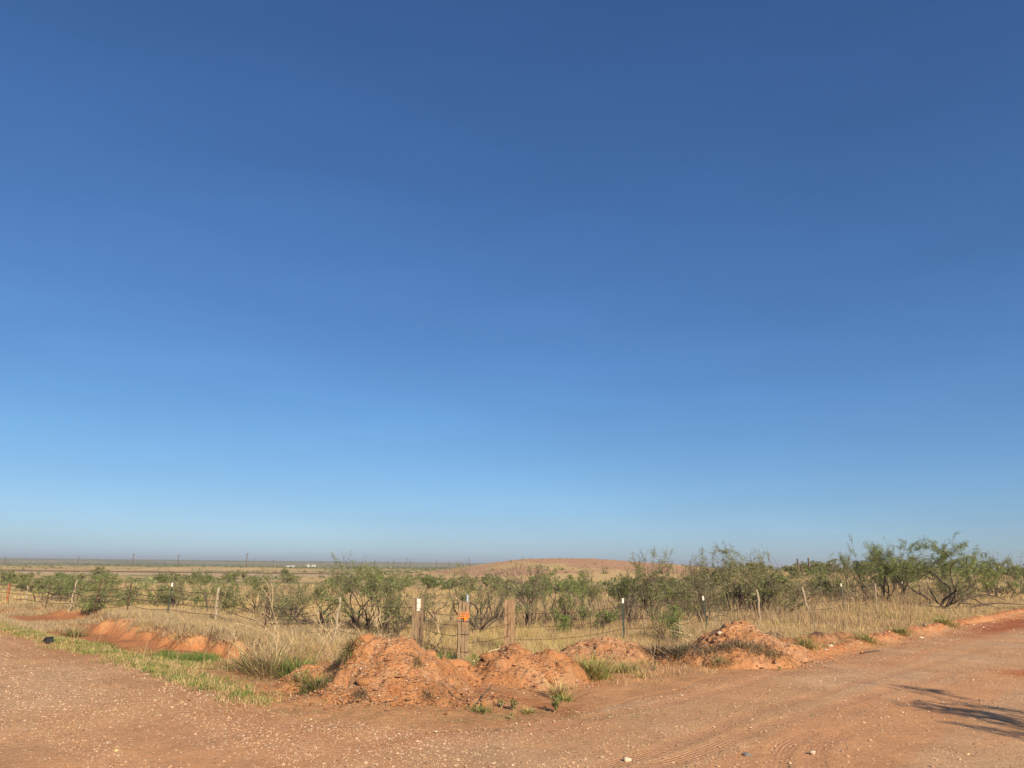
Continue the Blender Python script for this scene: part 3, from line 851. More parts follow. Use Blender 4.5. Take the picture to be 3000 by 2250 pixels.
# short green and tan grass along the edge of the left road and down the ditch
ch = []
n = 20000
t = g1.uniform(-2.2, 26, n); s = g1.uniform(2.6, 7.0, n)
x = CX + LD[0] * t + LN[0] * s; y = CY + LD[1] * t + LN[1] * s
st1 = np.exp(-((s - 6.0 - .6 * (fbm(t * .5, 0 * t, 93, 2) - .5)) / .30) ** 2) * sst(-2.2, -1.0, t) * sst(10.5, 8, t)
st2 = np.exp(-((s - np.interp(t, [2, 6, 10, 14, 30], [4.6, 4.6, 5.7, 5.9, 5.9]) - .5 * (fbm(t * .6, 0 * t, 94, 2) - .5)) / .34) ** 2) * sst(2.0, 3.2, t)
wet = np.exp(-(((s - 3.7) / .55) ** 2 + ((t - 7.2) / 1.7) ** 2)) * 1.0
k = g1.random(n) < np.clip(np.maximum(np.maximum(st1, st2), wet) * sst(.36, .56, fbm(x * .9, y * .9, 95, 3) + .06) * 1.15, 0, 1)
x, y, t, s, wet = x[k], y[k], t[k], s[k], wet[k]
wm = wet > .35
ch.append(tuft_field(x[~wm], y[~wm], surf2(x[~wm], y[~wm]), 13, .05, .17, .010, (GREEN * 1.1, YEL * .85, DRY, DKGREEN), (4, 3, 4, 1.5), g1, 2, .07, None, .7))
ch.append(tuft_field(x[wm], y[wm], surf2(x[wm], y[wm]), 12, .12, .34, .011, (DKGREEN * 1.2, GREEN, DRY * .8), (2, 3, 1), g1, 2, .09, None, .5))
make_stuff('roadside_grass', 'short green grass strips along the left road edge and wet ditch', 'grass', ch, M_grass)

# grey-tan matted grass over the left bank
ch = []
n = 26000
t = g1.uniform(4, 40, n); s = g1.uniform(-1.5, 5.6, n)
x = CX + LD[0] * t + LN[0] * s; y = CY + LD[1] * t + LN[1] * s
dd, face, d = ditch(x, y)
top_ = .85 * sst(.16, .04, dd) * sst(.22, .42, fbm(x * .7, y * .7, 97, 3) + .06) * (s < 3.4) * sst(27, 22, t)
patch = .8 * sst(.54, .62, fbm(x * .38, y * .38, 98, 3) + .16 * np.exp(-((t - 19.5) / 3.0) ** 2)) * sst(13, 17, t)
k = g1.random(n) < np.maximum(top_, patch)
x, y = x[k], y[k]
ch.append(tuft_field(x, y, ht(x, y), 10, .10, .32, .011, (GREY * 1.15, DRY, np.array((.34, .27, .17)), YEL * .8), (4, 3, 3, 1), g1, 2, .10, None, .85))
make_stuff('bank_grass', 'grey tan matted grass capping the left ditch bank', 'grass', ch, M_grass)

# ------------------------------------------------------------------ single grass clumps and weeds
def clump(name, label, x, y, h, spread, n, cs, ws, seed, lean=.55, w=.011, cat='grass clump', group='bunch grass clumps at the road corner', droop=None, z=None):
    rd = np.random.default_rng(seed)
    z = gz2(x, y) if z is None else z
    ang_ = rd.uniform(0, 6.28, n); rr = np.abs(rd.normal(0, spread * .45, n))
    bx, by = rr * np.sin(ang_), rr * np.cos(ang_)
    bz = surf2(x + bx, y + by) - z - .03
    L = h * rd.uniform(.45, 1.15, n)
    az = np.where(rd.random(n) < .75, ang_ + rd.normal(0, .6, n), rd.uniform(0, 6.28, n))
    ln = lean * rd.uniform(.2, 1.2, n) + .5 * rr / max(spread, .01)
    if droop is not None: az = droop + rd.normal(0, .5, n); ln = rd.uniform(.6, 1.7, n)
    V, F, C = blades(np.stack([bx, by, bz], 1), az, L, ln, rd.uniform(.2, 1.1, n), np.full(n, w) * rd.uniform(.6, 1.3, n), mixcol(n, cs, ws, rd), rd, 2)
    o = obj(name, mesh_np(name, V, F, C), M_grass, None, (x, y, z))
    return tag(o, label, cat, group)
Gs = (GREEN, DRY, YEL)
CL = [
 ('bunchgrass', 'largest bunch grass, tan arching blades left of the tallest mound', -5.05, 16.2, .95, .75, 900, (DRY, GREY, GREEN), (5, 3, 2), .75, .013),
 ('bunchgrass', 'arching tan and green clump at the ditch end left of the largest bunch grass', -5.75, 16.7, .62, .5, 500, (DRY, GREEN, GREY), (3, 3, 2), .7, .012),
 ('bunchgrass', 'bright green upright clump between the largest bunch grass and the tallest mound', -4.35, 15.55, .66, .35, 420, (GREEN * 1.2, DKGREEN, YEL), (5, 2, 1), .5, .012),
 ('bunchgrass', 'olive spiky clump at the left foot of the tallest mound', -3.45, 13.75, .42, .38, 420, (GREEN, DRY * .8, DEAD), (4, 3, 2), .6, .011),
 ('bunchgrass', 'small olive clump just left of the spiky mound foot clump', -3.85, 14.2, .34, .28, 220, (GREEN, DRY * .8), (3, 3), .6, .010),
 ('bunchgrass', 'green clump growing left of the corner tie post', -1.55, 17.4, .52, .34, 420, (GREEN * 1.2, DKGREEN, DRY), (5, 2, 1), .55, .012),
 ('bunchgrass', 'green clump growing right of the corner tie post', -.72, 17.3, .48, .34, 420, (GREEN * 1.2, DKGREEN, DRY), (5, 2, 2), .6, .012),
 ('bunchgrass', 'tall yellow green bunch grass right of the broad two crested mound', 1.80, 15.85, .64, .42, 620, (GREEN * 1.25, YEL, DRY), (4, 4, 1), .5, .012),
 ('bunchgrass', 'smaller green clump behind the tall yellow green bunch grass', 2.5, 16.6, .40, .36, 320, (GREEN, YEL, DRY), (4, 3, 2), .6, .011),
 ('bunchgrass', 'pale yellow dry clump at the road edge before the broad mound', .92, 13.75, .50, .20, 230, (DRY * 1.15, YEL, GREEN), (5, 3, 1), .35, .011),
 ('bunchgrass', 'green base tuft under the pale yellow dry clump', .98, 13.45, .20, .26, 220, (GREEN, YEL * .8), (4, 2), .7, .010),
 ('bunchgrass', 'low green clump at the road edge right of the mound skirt', -.45, 12.4, .20, .24, 260, (GREEN, DRY * .8, DKGREEN), (4, 3, 2), .6, .009),
 ('bunchgrass', 'yellowish low tuft, longest of the row on the road edge', .32, 12.4, .15, .13, 320, (YEL, GREEN * 1.2, DRY), (4, 3, 2), .5, .008),
 ('bunchgrass', 'dark grey bunch grass right of the stony low mound', 3.75, 19.1, .52, .42, 480, (DEAD, GREY, DRY), (4, 3, 2), .55, .013),
 ('bunchgrass', 'dark grey bunch grass at the left foot of the gravel sloped mound', 4.2, 18.45, .46, .45, 480, (DEAD, GREY, GREEN), (4, 4, 1), .6, .013),
 ('bunchgrass', 'olive yellow clump at the right foot of the gravel sloped mound', 8.05, 20.45, .42, .50, 480, (GREEN * 1.1, YEL, DRY), (3, 3, 3), .7, .013),
 ('bunchgrass', 'flat olive patch of grass nearest the start of the graded berm', 8.9, 21.9, .24, .60, 460, (GREEN, YEL, DRY), (4, 2, 3), .8, .013),
 ('bunchgrass', 'spreading olive tuft against the graded berm on the right', 10.9, 22.9, .32, .55, 520, (GREEN, DRY, YEL), (4, 3, 2), .75, .014),
 ('bunchgrass', 'long low olive tuft further along the graded berm', 13.5, 25.8, .34, .65, 460, (GREEN, DRY, YEL), (3, 3, 2), .7, .015),
 ('bunchgrass', 'last yellow green tuft along the graded berm before the bend', 17.4, 29.8, .45, .75, 420, (GREEN * 1.2, YEL, DRY), (3, 4, 2), .6, .017),
 ('bunchgrass', 'low tuft at the front foot of the gravel sloped mound', 4.9, 17.55, .24, .34, 260, (GREEN, GREY, DRY), (3, 3, 2), .7, .011),
 ('bunchgrass', 'smaller low tuft at the right end of the gravel sloped mound foot', 6.2, 17.85, .2, .34, 240, (GREEN, GREY, DRY), (3, 3, 2), .7, .011),
 ('bunchgrass', 'scruffy low tuft in the flat between the stony mound and the road', 2.75, 17.25, .26, .42, 320, (GREEN, YEL, DRY), (4, 3, 2), .75, .011),
 ('bunchgrass', 'thin leaning dry tuft on the bare flat right of the yellow green bunch', 2.75, 15.9, .32, .18, 90, (DRY, YEL, GREEN), (3, 3, 2), .6, .010),
 ('bunchgrass', 'rounded grey green tuft on the red gully slope at far left', -15.6, 26.9, .55, .42, 420, (GREEN * .9, GREY, YEL), (4, 3, 2), .6, .017),
 ('bunchgrass', 'bright green tuft at the gully mouth beside the left road', -12.0, 22.4, .32, .42, 420, (GREEN * 1.1, DKGREEN), (3, 3), .6, .014),
 ('bunchgrass', 'dead clump hanging dark on the ditch bank by the rusty post', -8.75, 22.9, .42, .30, 300, (DEAD, GREY), (4, 2), .9, .013),
]
for k, (nm, lab, x, y, h, sp, n, cs, ws, ln, w) in enumerate(CL):
    clump(nm, lab, x, y, h, sp, n, cs, ws, 700 + k, ln, w)
# clumps hanging on the mound faces
MC = [
 ('biggest hanging grass clump high on the face of the tallest mound', -2.95, 13.95, .46, .24, 320, (DRY * .85, GREEN, DEAD), (4, 3, 2)),
 ('thin fan of dry blades right of centre on the tallest mound', -1.62, 13.75, .36, .12, 90, (DRY, GREEN, GREY), (4, 2, 2)),
 ('small dark rooted clump at the front foot of the tallest mound', -2.45, 12.9, .28, .13, 150, (DRY * .8, DEAD, GREY), (3, 2, 2)),
 ('small green tuft on the low right shoulder of the tallest mound', -1.05, 13.55, .18, .2, 130, (GREEN, DRY), (3, 2)),
 ('sparse dead tuft at the lower right of the tallest mound', -1.35, 12.95, .24, .22, 120, (DEAD, GREY, DRY), (3, 2, 2)),
]
for k, (lab, x, y, h, sp, n, cs, ws) in enumerate(MC):
    clump('grass_clump', lab, x, y, h, sp, n, cs, ws, 760 + k, .6, .011, droop=math.pi + .15, group='grass clumps on the mound faces')
# dead mat on the gravel-sloped mound
rd = np.random.default_rng(78)
n = 1500
mx_ = rd.normal(0, 1, n); bx = np.clip(mx_ * .60, -1.3, 1.4); by = .16 * rd.normal(0, 1, n) - .26 * np.abs(bx) ** 1.3 + .12
km = rd.random(n) < sst(.35, .6, fbm(bx * 2.2, by * 2.2 + 3, 7, 2)); bx, by = bx[km], by[km]; n = len(bx)
xx, yy = 5.35 + bx, 18.1 + by
zb = surf2(xx, yy)
z0_ = gz2(5.35, 18.1)
V, F, C = blades(np.stack([bx, by, zb - z0_ - .02], 1), math.pi + rd.normal(0, .9, n), rd.uniform(.14, .40, n), rd.uniform(.2, 1.3, n), rd.uniform(.2, 1.3, n), np.full(n, .014), mixcol(n, (DEAD * 1.4, GREY, GREY * 1.3, DRY * .9), (3, 4, 3, 2), rd), rd, 2)
tag(obj('dead_grass_mat', mesh_np('dead_grass_mat', V, F, C), M_grass, None, (5.35, 18.1, z0_)), 'dark grey mat of dead grass draped over the front of the gravel sloped mound', 'grass mat')

# leafy weeds on the road edge
def weed(label, x, y, h, n, seed, col):
    rd = np.random.default_rng(seed); z = gz2(x, y)
    root = empty('leafy_weed', (x, y, z), label, 'weed', 'leafy weeds on the road edge')
    st, lv = [], []
    for s in range(5):
        a = rd.uniform(0, 6.28); tip = np.array((math.sin(a) * h * .35, math.cos(a) * h * .35, h * rd.uniform(.6, 1.0)))
        P = [np.zeros(3), tip * np.array((.4, .4, .55)), tip]
        st.append(polytube(P, [.006, .005, .003], 4))
        for _ in range(n // 5):
            t = rd.uniform(.25, 1); p = tip * t; lv.append(p + rd.normal(0, .012, 3))
    V, F = merge(st); obj('stem', clean_quads(V, F), M_stalk, root)
    lv = np.array(lv); m = len(lv)
    V, F, C = blades(lv, rd.uniform(0, 6.28, m), rd.uniform(.25, .45, m) * h, rd.uniform(.7, 1.6, m), rd.uniform(.1, .8, m), np.full(m, .11 * h), mixcol(m, (col, col * .75), (2, 1), rd), rd, 2)
    obj('leaves', mesh_np('leaves', V, F, C), M_leaf, root)
weed('tallest leafy weed, standing alone on the road edge with a clear shadow', .76, 12.45, .27, 70, 1, GREEN * 1.1)
weed('dark green rosette weed beside the low green clump', -.12, 12.75, .14, 80, 2, DKGREEN * 1.2)
weed('upright olive weed between the rosette and the yellowish tuft', .08, 12.55, .19, 60, 3, GREEN)
weed('tiny weed in front of the upright olive weed', .04, 11.85, .10, 50, 4, GREEN * 1.1)
weed('small weed alone on the bare flat right of the road corner', 6.1, 17.1, .12, 50, 5, GREEN)
weed('small round weed below the gravel sloped mound, left side', 3.25, 16.9, .12, 50, 6, GREEN)
# creeping seedlings in the gravel
ch = []
n = 420
x = rd.normal(-.6, 2.6, n); y = 11.9 + rd.normal(0, .35, n) + .16 * np.abs(x + .6)
ch.append(tuft_field(x, y, surf2(x, y), 7, .03, .08, .010, (GREEN, DKGREEN, DRY), (3, 2, 1), g1, 1, .05, None, 1.1))
make_stuff('creeping_seedlings', 'tiny green seedlings scattered through the gravel at the corner', 'seedlings', ch, M_grass)

# broken straw lying on the mounds and the corner
ch = []
for (cx_, cy_, sx_, sy_, n) in ((-2.1, 13.5, .9, .6, 900), (.4, 15.2, .7, .5, 420), (5.6, 18.6, 1.1, .5, 420), (-.5, 12.9, 1.6, .5, 420), (-6.0, 14.6, 1.6, 1.0, 420), (-9.5, 18.2, 2.2, 1.2, 420), (3.5, 17.2, 1.6, .7, 420)):
    x = cx_ + g1.normal(0, sx_, n); y = cy_ + g1.normal(0, sy_, n)
    z = surf2(x, y) + .012
    ch.append(blades(np.stack([x, y, z], 1), g1.uniform(0, 6.28, n), g1.uniform(.06, .26, n), np.full(n, 1.85) + g1.normal(0, .12, n), g1.normal(0, .1, n), np.full(n, .009), mixcol(n, (DRY, GREY, DEAD), (4, 3, 2), g1), g1, 2))
make_stuff('straw_litter', 'broken straw lying over the mounds and the bare corner', 'straw', ch, M_grass)

# ------------------------------------------------------------------ mesquite
def grow(seed, h, w, stems, depth=4, lean=(0, 0), spread=1.0, rad=.05, bare_top=0.0, gnarl=.32):
    """returns segments (P0,P1,r0,r1,level)"""
    rd = random.Random(seed); S = []
    def rec(p, d, L, r, lv):
        k = 3 if lv < 2 else 2
        pts = [p]
        for i_ in range(k):
            j_ = Vector((rd.gauss(0, gnarl), rd.gauss(0, gnarl), rd.gauss(0, gnarl * .7)))
            d = (d + j_ + Vector((lean[0] * .12, lean[1] * .12, .10 if lv > 0 else .05))).normalized()
            q_ = p + d * (L / k); r1 = r * (1 - .30 / k) if i_ < k - 1 else r * .68
            S.append((p, q_, r, r1, lv)); p = q_; r = r1; pts.append(p)
        if lv >= depth: return
        n_ = rd.choice((2, 3, 3)) if lv < depth - 1 else rd.choice((2, 3))
        for c in range(n_):
            if c == 0: st = p; base = d
            else: st = pts[rd.randint(1, k)]; base = d
            a = rd.uniform(0, 6.28); ax = Vector((math.cos(a), math.sin(a), rd.uniform(-.3, .5)))
            nd = (base + ax * rd.uniform(.45, .95)).normalized()
            rec(st, nd, L * rd.uniform(.58, .82), r * rd.uniform(.62, .85), lv + 1)
    for s in range(stems):
        a = 6.28 * s / stems + rd.uniform(-.5, .5); sp = rd.uniform(.35, 1.0) * spread
        d = Vector((math.cos(a) * sp + lean[0], math.sin(a) * sp + lean[1], 1)).normalized()
        b = Vector((math.cos(a) * .015, math.sin(a) * .015, -.14))
        rec(b, d, .42, rad * rd.uniform(.7, 1.1), 0)
    P0 = np.array([s[0][:] for s in S]); P1 = np.array([s[1][:] for s in S]); r0 = np.array([s[2] for s in S]); r1 = np.array([s[3] for s in S]); lv = np.array([s[4] for s in S])
    tp = P1[:, 2] > np.percentile(P1[:, 2], 60); zc = P1[tp, 2].mean()
    for ax in (0, 1):
        kx = (P1[tp, ax].mean() - lean[ax] * .45) / zc
        P0[:, ax] -= kx * np.maximum(P0[:, 2], 0); P1[:, ax] -= kx * np.maximum(P1[:, 2], 0)
    zt = np.percentile(P1[:, 2], 99.5); xt = np.percentile(np.abs(P1[:, 0] - lean[0] * .3), 97)
    sc = np.array((w / 2 / xt, w / 2 / xt, h / zt))
    return P0 * sc, P1 * sc, r0, r1, lv
def fronds(P0, P1, lv, minlv, n, size, seed, cols, ws, top_bias=0.0, h=2.0, width=.26):
    rd = np.random.default_rng(seed)
    idx = np.where(lv >= minlv)[0]
    # leafy and thin twigs: clumps of foliage with gaps between
    key = fbm(P1[idx, 0] * 1.6 + 31 + P1[idx, 2], P1[idx, 1] * 1.6 + P1[idx, 2] * 1.3, seed % 40, 3)
    wgt = np.clip((key - .38) * 5, .06, 1.2) * (1 + top_bias * P1[idx, 2] / h)
    k = rd.choice(idx, n, p=wgt / wgt.sum())
    t = rd.uniform(.1, 1.1, (n, 1)); p = P0[k] + (P1[k] - P0[k]) * t + rd.normal(0, .03, (n, 3))
    az = rd.uniform(0, 6.28, n); el = rd.uniform(-1.1, .5, n); L = size * rd.uniform(.6, 1.35, n)
    d = np.stack([np.sin(az) * np.cos(el), np.cos(az) * np.cos(el), np.sin(el)], 1)
    side = np.cross(d, rd.normal(0, 1, (n, 3))); side /= np.maximum(np.linalg.norm(side, axis=1, keepdims=True), 1e-6)
    m = p + d * (L * .5)[:, None]; tip = p + d * L[:, None] - np.array((0, 0, 1)) * (L * .18)[:, None]
    wv = side * (L * width * .5)[:, None]
    V = np.stack([p, m + wv, tip, m - wv], 1).reshape(-1, 3)
    F = np.arange(4 * n).reshape(-1, 4)
    shade = (key * 0)[0] if len(key) else 0
    c = mixcol(n, cols, ws, rd, .22)
    kk = np.interp(fbm(p[:, 0] * 1.1 + seed, p[:, 1] * 1.1 + p[:, 2], 7, 2), [.3, .7], [.85, 1.15])
    c = c * kk[:, None]
    return V, F, np.repeat(c, 4, 0)
LF1 = np.array((.225, .250, .105)); LF2 = np.array((.31, .315, .155)); LF3 = np.array((.155, .180, .068)); LFB = np.array((.190, .270, .072)); LFO = np.array((.30, .255, .130))
PAL = {'olive': ((LF1, LF2, LF3, LFO), (4, 3, 2, 2)), 'green': ((LF1, LFB, LF3, LF2), (3, 3, 2, 1)), 'bright': ((LFB, LF1, LFB * 1.2), (4, 2, 2)), 'dark': ((LF3, LF1), (3, 3)), 'pale': ((LF2, LFO, LF1), (4, 3, 2))}
def mesquite(name, label, x, y, h, w, stems, seed, nleaf, pal='olive', lean=(0, 0), depth=4, rad=.045, size=.12, group='mesquite bushes behind the fence', cat='mesquite bush', spread=1.0, gnarl=.32, minlv=3, top=.4, z=None, width=.13):
    P0, P1, r0, r1, lv = grow(seed, h, w, stems, depth, lean, spread, rad, gnarl=gnarl)
    zz = gz(x, y) if z is None else z
    root = empty(name, (x, y, zz), label, cat, group)
    minr = .0050 if h < 2.9 else .0062
    r0 = np.maximum(r0, minr); r1 = np.maximum(r1, minr * .8)
    tr = lv <= 1
    V, F = tubes(P0[tr], P1[tr], r0[tr], r1[tr], 6); obj('trunk', mesh_np('trunk', V, F, None, True), M_bark, root)
    V, F = tubes(P0[~tr], P1[~tr], r0[~tr], r1[~tr], 3); obj('twigs', mesh_np('twigs', V, F, None, True), M_twig, root)['kind'] = 'stuff'
    if nleaf:
        cs, ws = PAL[pal]
        V, F, C = fronds(P0, P1, lv, minlv, nleaf, size, seed, cs, ws, top, h, width)
        obj('crown', mesh_np('crown', V, F, C), M_leaf, root)
    return root
#   label, x, y, h, w, stems, leaves, palette, lean
MQ = [
 ('twiggy grey bush between the green crowned mesquite and straight steel post', 2.9, 31.5, 1.7, 2.0, 6, 350, 'pale', (0, 0)),
 ('half bare bush just right of the straight steel post', 4.6, 28.4, 1.5, 1.7, 6, 350, 'olive', (0, 0)),
 ('twiggy bush between the broad thicket and the slender mesquite', 8.0, 31.2, 2.0, 2.1, 7, 600, 'olive', (0, 0)),
 ('nearly bare bush seen between the corner tie and the reddish tie', -.5, 30.5, 1.6, 1.9, 6, 350, 'pale', (0, 0)),
 ('thin grey bush behind the plated tie', -2.9, 28.2, 1.5, 2.0, 6, 600, 'pale', (0, 0)),
 ('sprawling half bare bush behind the washed out bank post', -8.8, 29.3, 1.5, 2.3, 7, 500, 'pale', (-.1, 0)),
 ('drooping bush between the strongly leaning post and the right thicket', 16.2, 41.5, 1.6, 2.6, 6, 1100, 'olive', (0, 0)),
 ('low olive bush in dry stems left of the right thicket', 20.8, 44.2, 1.5, 2.5, 6, 1200, 'olive', (0, 0)),
 ('low olive bush in dry stems right of the tallest tree', 27.4, 45.4, 1.7, 2.7, 6, 1400, 'olive', (0, 0)),
 ('leafy mesquite bush at the far left edge beside the reddish brown post', -32.6, 51.5, 2.05, 3.9, 6, 2600, 'green', (0, 0)),
 ('rounded mesquite bush behind the slim post at far left', -28.6, 48.5, 1.95, 3.7, 6, 2600, 'green', (.1, 0)),
 ('dense green mesquite bush behind the leaning dark post at far left', -24.8, 44.8, 1.70, 3.4, 6, 2500, 'green', (.2, 0)),
 ('low green bush hugging the rim of the red gully', -21.3, 38.6, 1.15, 1.7, 5, 1500, 'green', (0, 0)),
 ('small open bush right of the gully rim bush', -21.6, 42.0, 1.15, 1.7, 4, 900, 'olive', (0, 0)),
 ('bushy mesquite behind the two rusty posts on the left', -20.4, 42.3, 1.5, 2.6, 5, 2000, 'green', (-.1, 0)),
 ('spreading fan shaped mesquite right of the two rusty posts', -18.4, 40.6, 1.75, 3.4, 7, 2600, 'olive', (0, 0)),
 ('thin upright mesquite right of the bright white tipped post', -15.1, 38.2, 1.6, 1.8, 4, 1200, 'olive', (0, 0)),
 ('mesquite with a green skirt just left of the grey wooden post', -13.7, 34.6, 1.75, 2.2, 5, 2100, 'green', (0, 0)),
 ('wide flat topped mesquite right of the grey wooden post on the left', -11.2, 33.2, 2.05, 3.3, 6, 2600, 'olive', (.1, 0)),
 ('airy tan mesquite behind the post over the washed out bank', -9.6, 32.4, 1.75, 2.4, 5, 1500, 'pale', (0, 0)),
 ('gnarled dark limbed mesquite left of the tallest mound', -6.9, 26.9, 2.1, 3.3, 6, 2700, 'olive', (-.15, 0)),
 ('largest mesquite behind the tallest mound with one sprig above the horizon', -4.9, 25.4, 2.55, 3.1, 7, 3900, 'green', (0, 0)),
 ('low dense mesquite skirt directly behind the tallest mound', -3.75, 23.6, 1.75, 1.9, 5, 1700, 'olive', (.25, 0)),
 ('leaning mesquite behind the corner tie post', -1.15, 25.1, 2.35, 2.7, 5, 2300, 'olive', (.12, 0)),
 ('tall half bare mesquite right of the reddish tie post', .75, 27.9, 2.45, 2.1, 6, 700, 'olive', (0, 0)),
 ('green crowned mesquite right of the half bare one', 1.9, 28.9, 2.2, 2.1, 5, 2100, 'bright', (0, 0)),
 ('small bright green bush on a short burnt stump', 1.95, 25.8, .72, .80, 3, 700, 'bright', (0, 0)),
 ('low green bush in front of the straight white tipped post', 3.05, 26.9, .92, 1.4, 5, 1400, 'green', (0, 0)),
 ('flat topped mesquite far behind the straight white tipped post', 4.0, 37.6, 2.2, 2.4, 5, 1700, 'green', (0, 0)),
 ('tall broad mesquite thicket right of the straight white tipped post', 6.0, 30.6, 2.95, 3.3, 9, 3900, 'olive', (0, 0)),
 ('smaller mesquite at the left side of the broad thicket', 5.1, 32.0, 2.1, 2.1, 5, 1600, 'green', (0, 0)),
 ('feathery green shrub growing at the fence below the broad thicket', 5.0, 23.4, 1.15, 1.25, 6, 1200, 'bright', (0, 0)),
 ('slender mesquite with tufted top behind the left leaning white tipped post', 9.75, 37.4, 3.05, 2.4, 5, 1900, 'olive', (0, 0)),
 ('bare armed low mesquite beside the slender tufted one', 8.6, 34.2, 1.6, 2.4, 5, 700, 'olive', (0, 0)),
 ('big left leaning mesquite behind the leaning grey posts', 12.0, 37.2, 3.4, 4.1, 9, 4600, 'olive', (-.22, 0)),
 ('drooping shrub under the right side of the big left leaning mesquite', 13.2, 36.4, 1.5, 1.9, 5, 1500, 'olive', (.1, 0)),
 ('grey green bush right of the strongly leaning wooden post', 18.3, 47.0, 1.75, 3.1, 6, 1600, 'olive', (0, 0)),
 ('small mesquite at the left end of the right hand thicket', 24.2, 55.2, 2.75, 3.0, 5, 1400, 'green', (0, 0)),
 ('mesquite with bare grey upper limbs in the right hand thicket', 23.0, 50.0, 2.95, 3.2, 6, 500, 'olive', (-.25, 0)),
 ('tall leaning crown at the left of the right hand thicket', 23.0, 45.8, 4.05, 3.2, 5, 4600, 'green', (-.2, 0)),
 ('middle crown of the right hand thicket between the two tallest', 25.0, 47.4, 3.5, 3.2, 5, 2900, 'green', (0, 0)),
 ('tallest mesquite tree at right with a single crooked trunk', 24.5, 42.6, 3.9, 4.8, 3, 9500, 'green', (.05, 0)),
 ('low mesquite right of the tallest tree', 29.8, 48.5, 2.6, 3.2, 6, 2600, 'green', (0, 0)),
 ('mesquite near the right edge of the view', 32.7, 49.8, 2.95, 3.4, 6, 2600, 'green', (0, 0)),
 ('low mesquite cut by the right edge of the view', 35.9, 52.0, 2.5, 3.0, 6, 2200, 'green', (0, 0)),
]
for k, (lab, x, y, h, w, st, nl, pal, ln) in enumerate(MQ):
    d_ = math.hypot(x, y)
    tree = 'tree' in lab
    nl = int(nl * 1.05)
    mesquite('mesquite_tree' if tree else 'mesquite_bush', lab, x, y, h, w, st, 1200 + ((k - 9) % 45) * 7, nl, pal, ln, depth=5 if tree else 4,
             rad=.11 if tree else .050 + .008 * (h > 2.2), size=.095 + .0014 * d_, spread=1.45 if h < 2.0 else 1.15,
             minlv=3 if not tree else 4, cat='mesquite tree' if tree else 'mesquite bush', gnarl=.34)

# roadside mesquite right of the camera: its shadow lies on the road
mesquite('mesquite_tree', 'roadside mesquite whose long shadow falls on the right of the road', 13.1, 5.9, 4.7, 4.6, 6, 4242, 15000, 'olive', (0, 0), depth=5, rad=.08, size=.19, minlv=4, cat='mesquite tree', group='roadside trees')

mesquite('mesquite_tree', 'second roadside mesquite shading the lower right road corner', 12.9, 4.0, 4.5, 3.6, 5, 4343, 9000, 'olive', (0, 0), depth=5, rad=.07, size=.19, minlv=4, cat='mesquite tree', group='roadside trees')

# ------------------------------------------------------------------ bushes out on the plain: copies of a few grown ones
def copy_tree(o, loc, rz, sc):
    c = o.copy(); COL.objects.link(c); c.location = loc; c.rotation_euler = (0, 0, rz); c.scale = (sc, sc, sc)
    for ch_ in o.children:
        d = ch_.copy(); COL.objects.link(d); d.parent = c
    return c
pr = np.random.default_rng(99)
protos = []
PLAB = 'small mesquite bush scattered on the open plain beyond the near bushes'
for k, (h, w, st, pal) in enumerate(((1.6, 2.6, 6, 'olive'), (1.3, 2.4, 6, 'green'), (2.0, 2.6, 5, 'olive'), (1.5, 3.2, 7, 'dark'), (1.1, 1.8, 5, 'pale'))):
    protos.append((h, w, st, pal, 5000 + k))
PROTO = {}
placed = 0
spots = []
for _ in range(6000):
    r = math.sqrt(pr.uniform(40 ** 2, 135 ** 2)); az = pr.uniform(-.70, .68)
    x, y = r * math.sin(az), r * math.cos(az)
    sL, tL, sR, tR = coords(np.array([x]), np.array([y]))
    if sL[0] > -4 or sR[0] > -3: continue
    if float(fbm(np.array([x * .035]), np.array([y * .035]), 140, 3)[0]) < (.46 if az < .2 else .40): continue
    if any((x - a_) ** 2 + (y - b_) ** 2 < (2.6 + r * .02) ** 2 for a_, b_ in spots): continue
    if -.02 < az < .18 and r > 95: continue
    spots.append((x, y))
    if len(spots) >= 105: break
# a belt of bushes on the rise at right, and dark bushes near the rail bed
for _ in range(30):
    az = pr.uniform(.20, .62); r = pr.uniform(84, 120); spots.append((r * math.sin(az), r * math.cos(az)))
for (az, r, k) in ((-.612, 150, 3), (-.600, 153, 3), (-.51, 165, 3), (-.56, 120, 1), (-.545, 128, 1), (-.50, 118, 3), (-.44, 120, 1), (-.40, 170, 1)):
    spots.append((r * math.sin(az), r * math.cos(az)))
LAND = [(-33.6, 49.7, 'the reddish brown round post'), (-27, 46, 'the far left mesquites'), (-20.75, 37.2, 'the post leaning over the gully'), (-17.6, 34.3, 'the middle rusty post'), (-14.4, 31.4, 'the bright white tipped post'),
        (-11.15, 28.35, 'the left grey wooden post'), (-8.2, 25.1, 'the washed out bank post'), (-6.9, 26.9, 'the gnarled mesquite'), (-4.9, 25.4, 'the largest mound mesquite'), (-2.52, 20.6, 'the plated tie'), (-1.13, 18.31, 'the corner tie'),
        (0, 20.1, 'the reddish tie'), (1.9, 28.9, 'the green crowned mesquite'), (3.62, 23.7, 'the straight steel post'), (6, 30.6, 'the broad thicket'), (7.3, 27.6, 'the left leaning steel post'), (10.78, 32.1, 'the first leaning wooden post'),
        (14.3, 35.5, 'the strongly leaning wooden post'), (17.6, 39.2, 'the white tip at the thicket'), (23, 45.8, 'the leaning crown at right'), (24.5, 42.6, 'the tallest tree'), (32.7, 49.8, 'the right edge mesquites')]
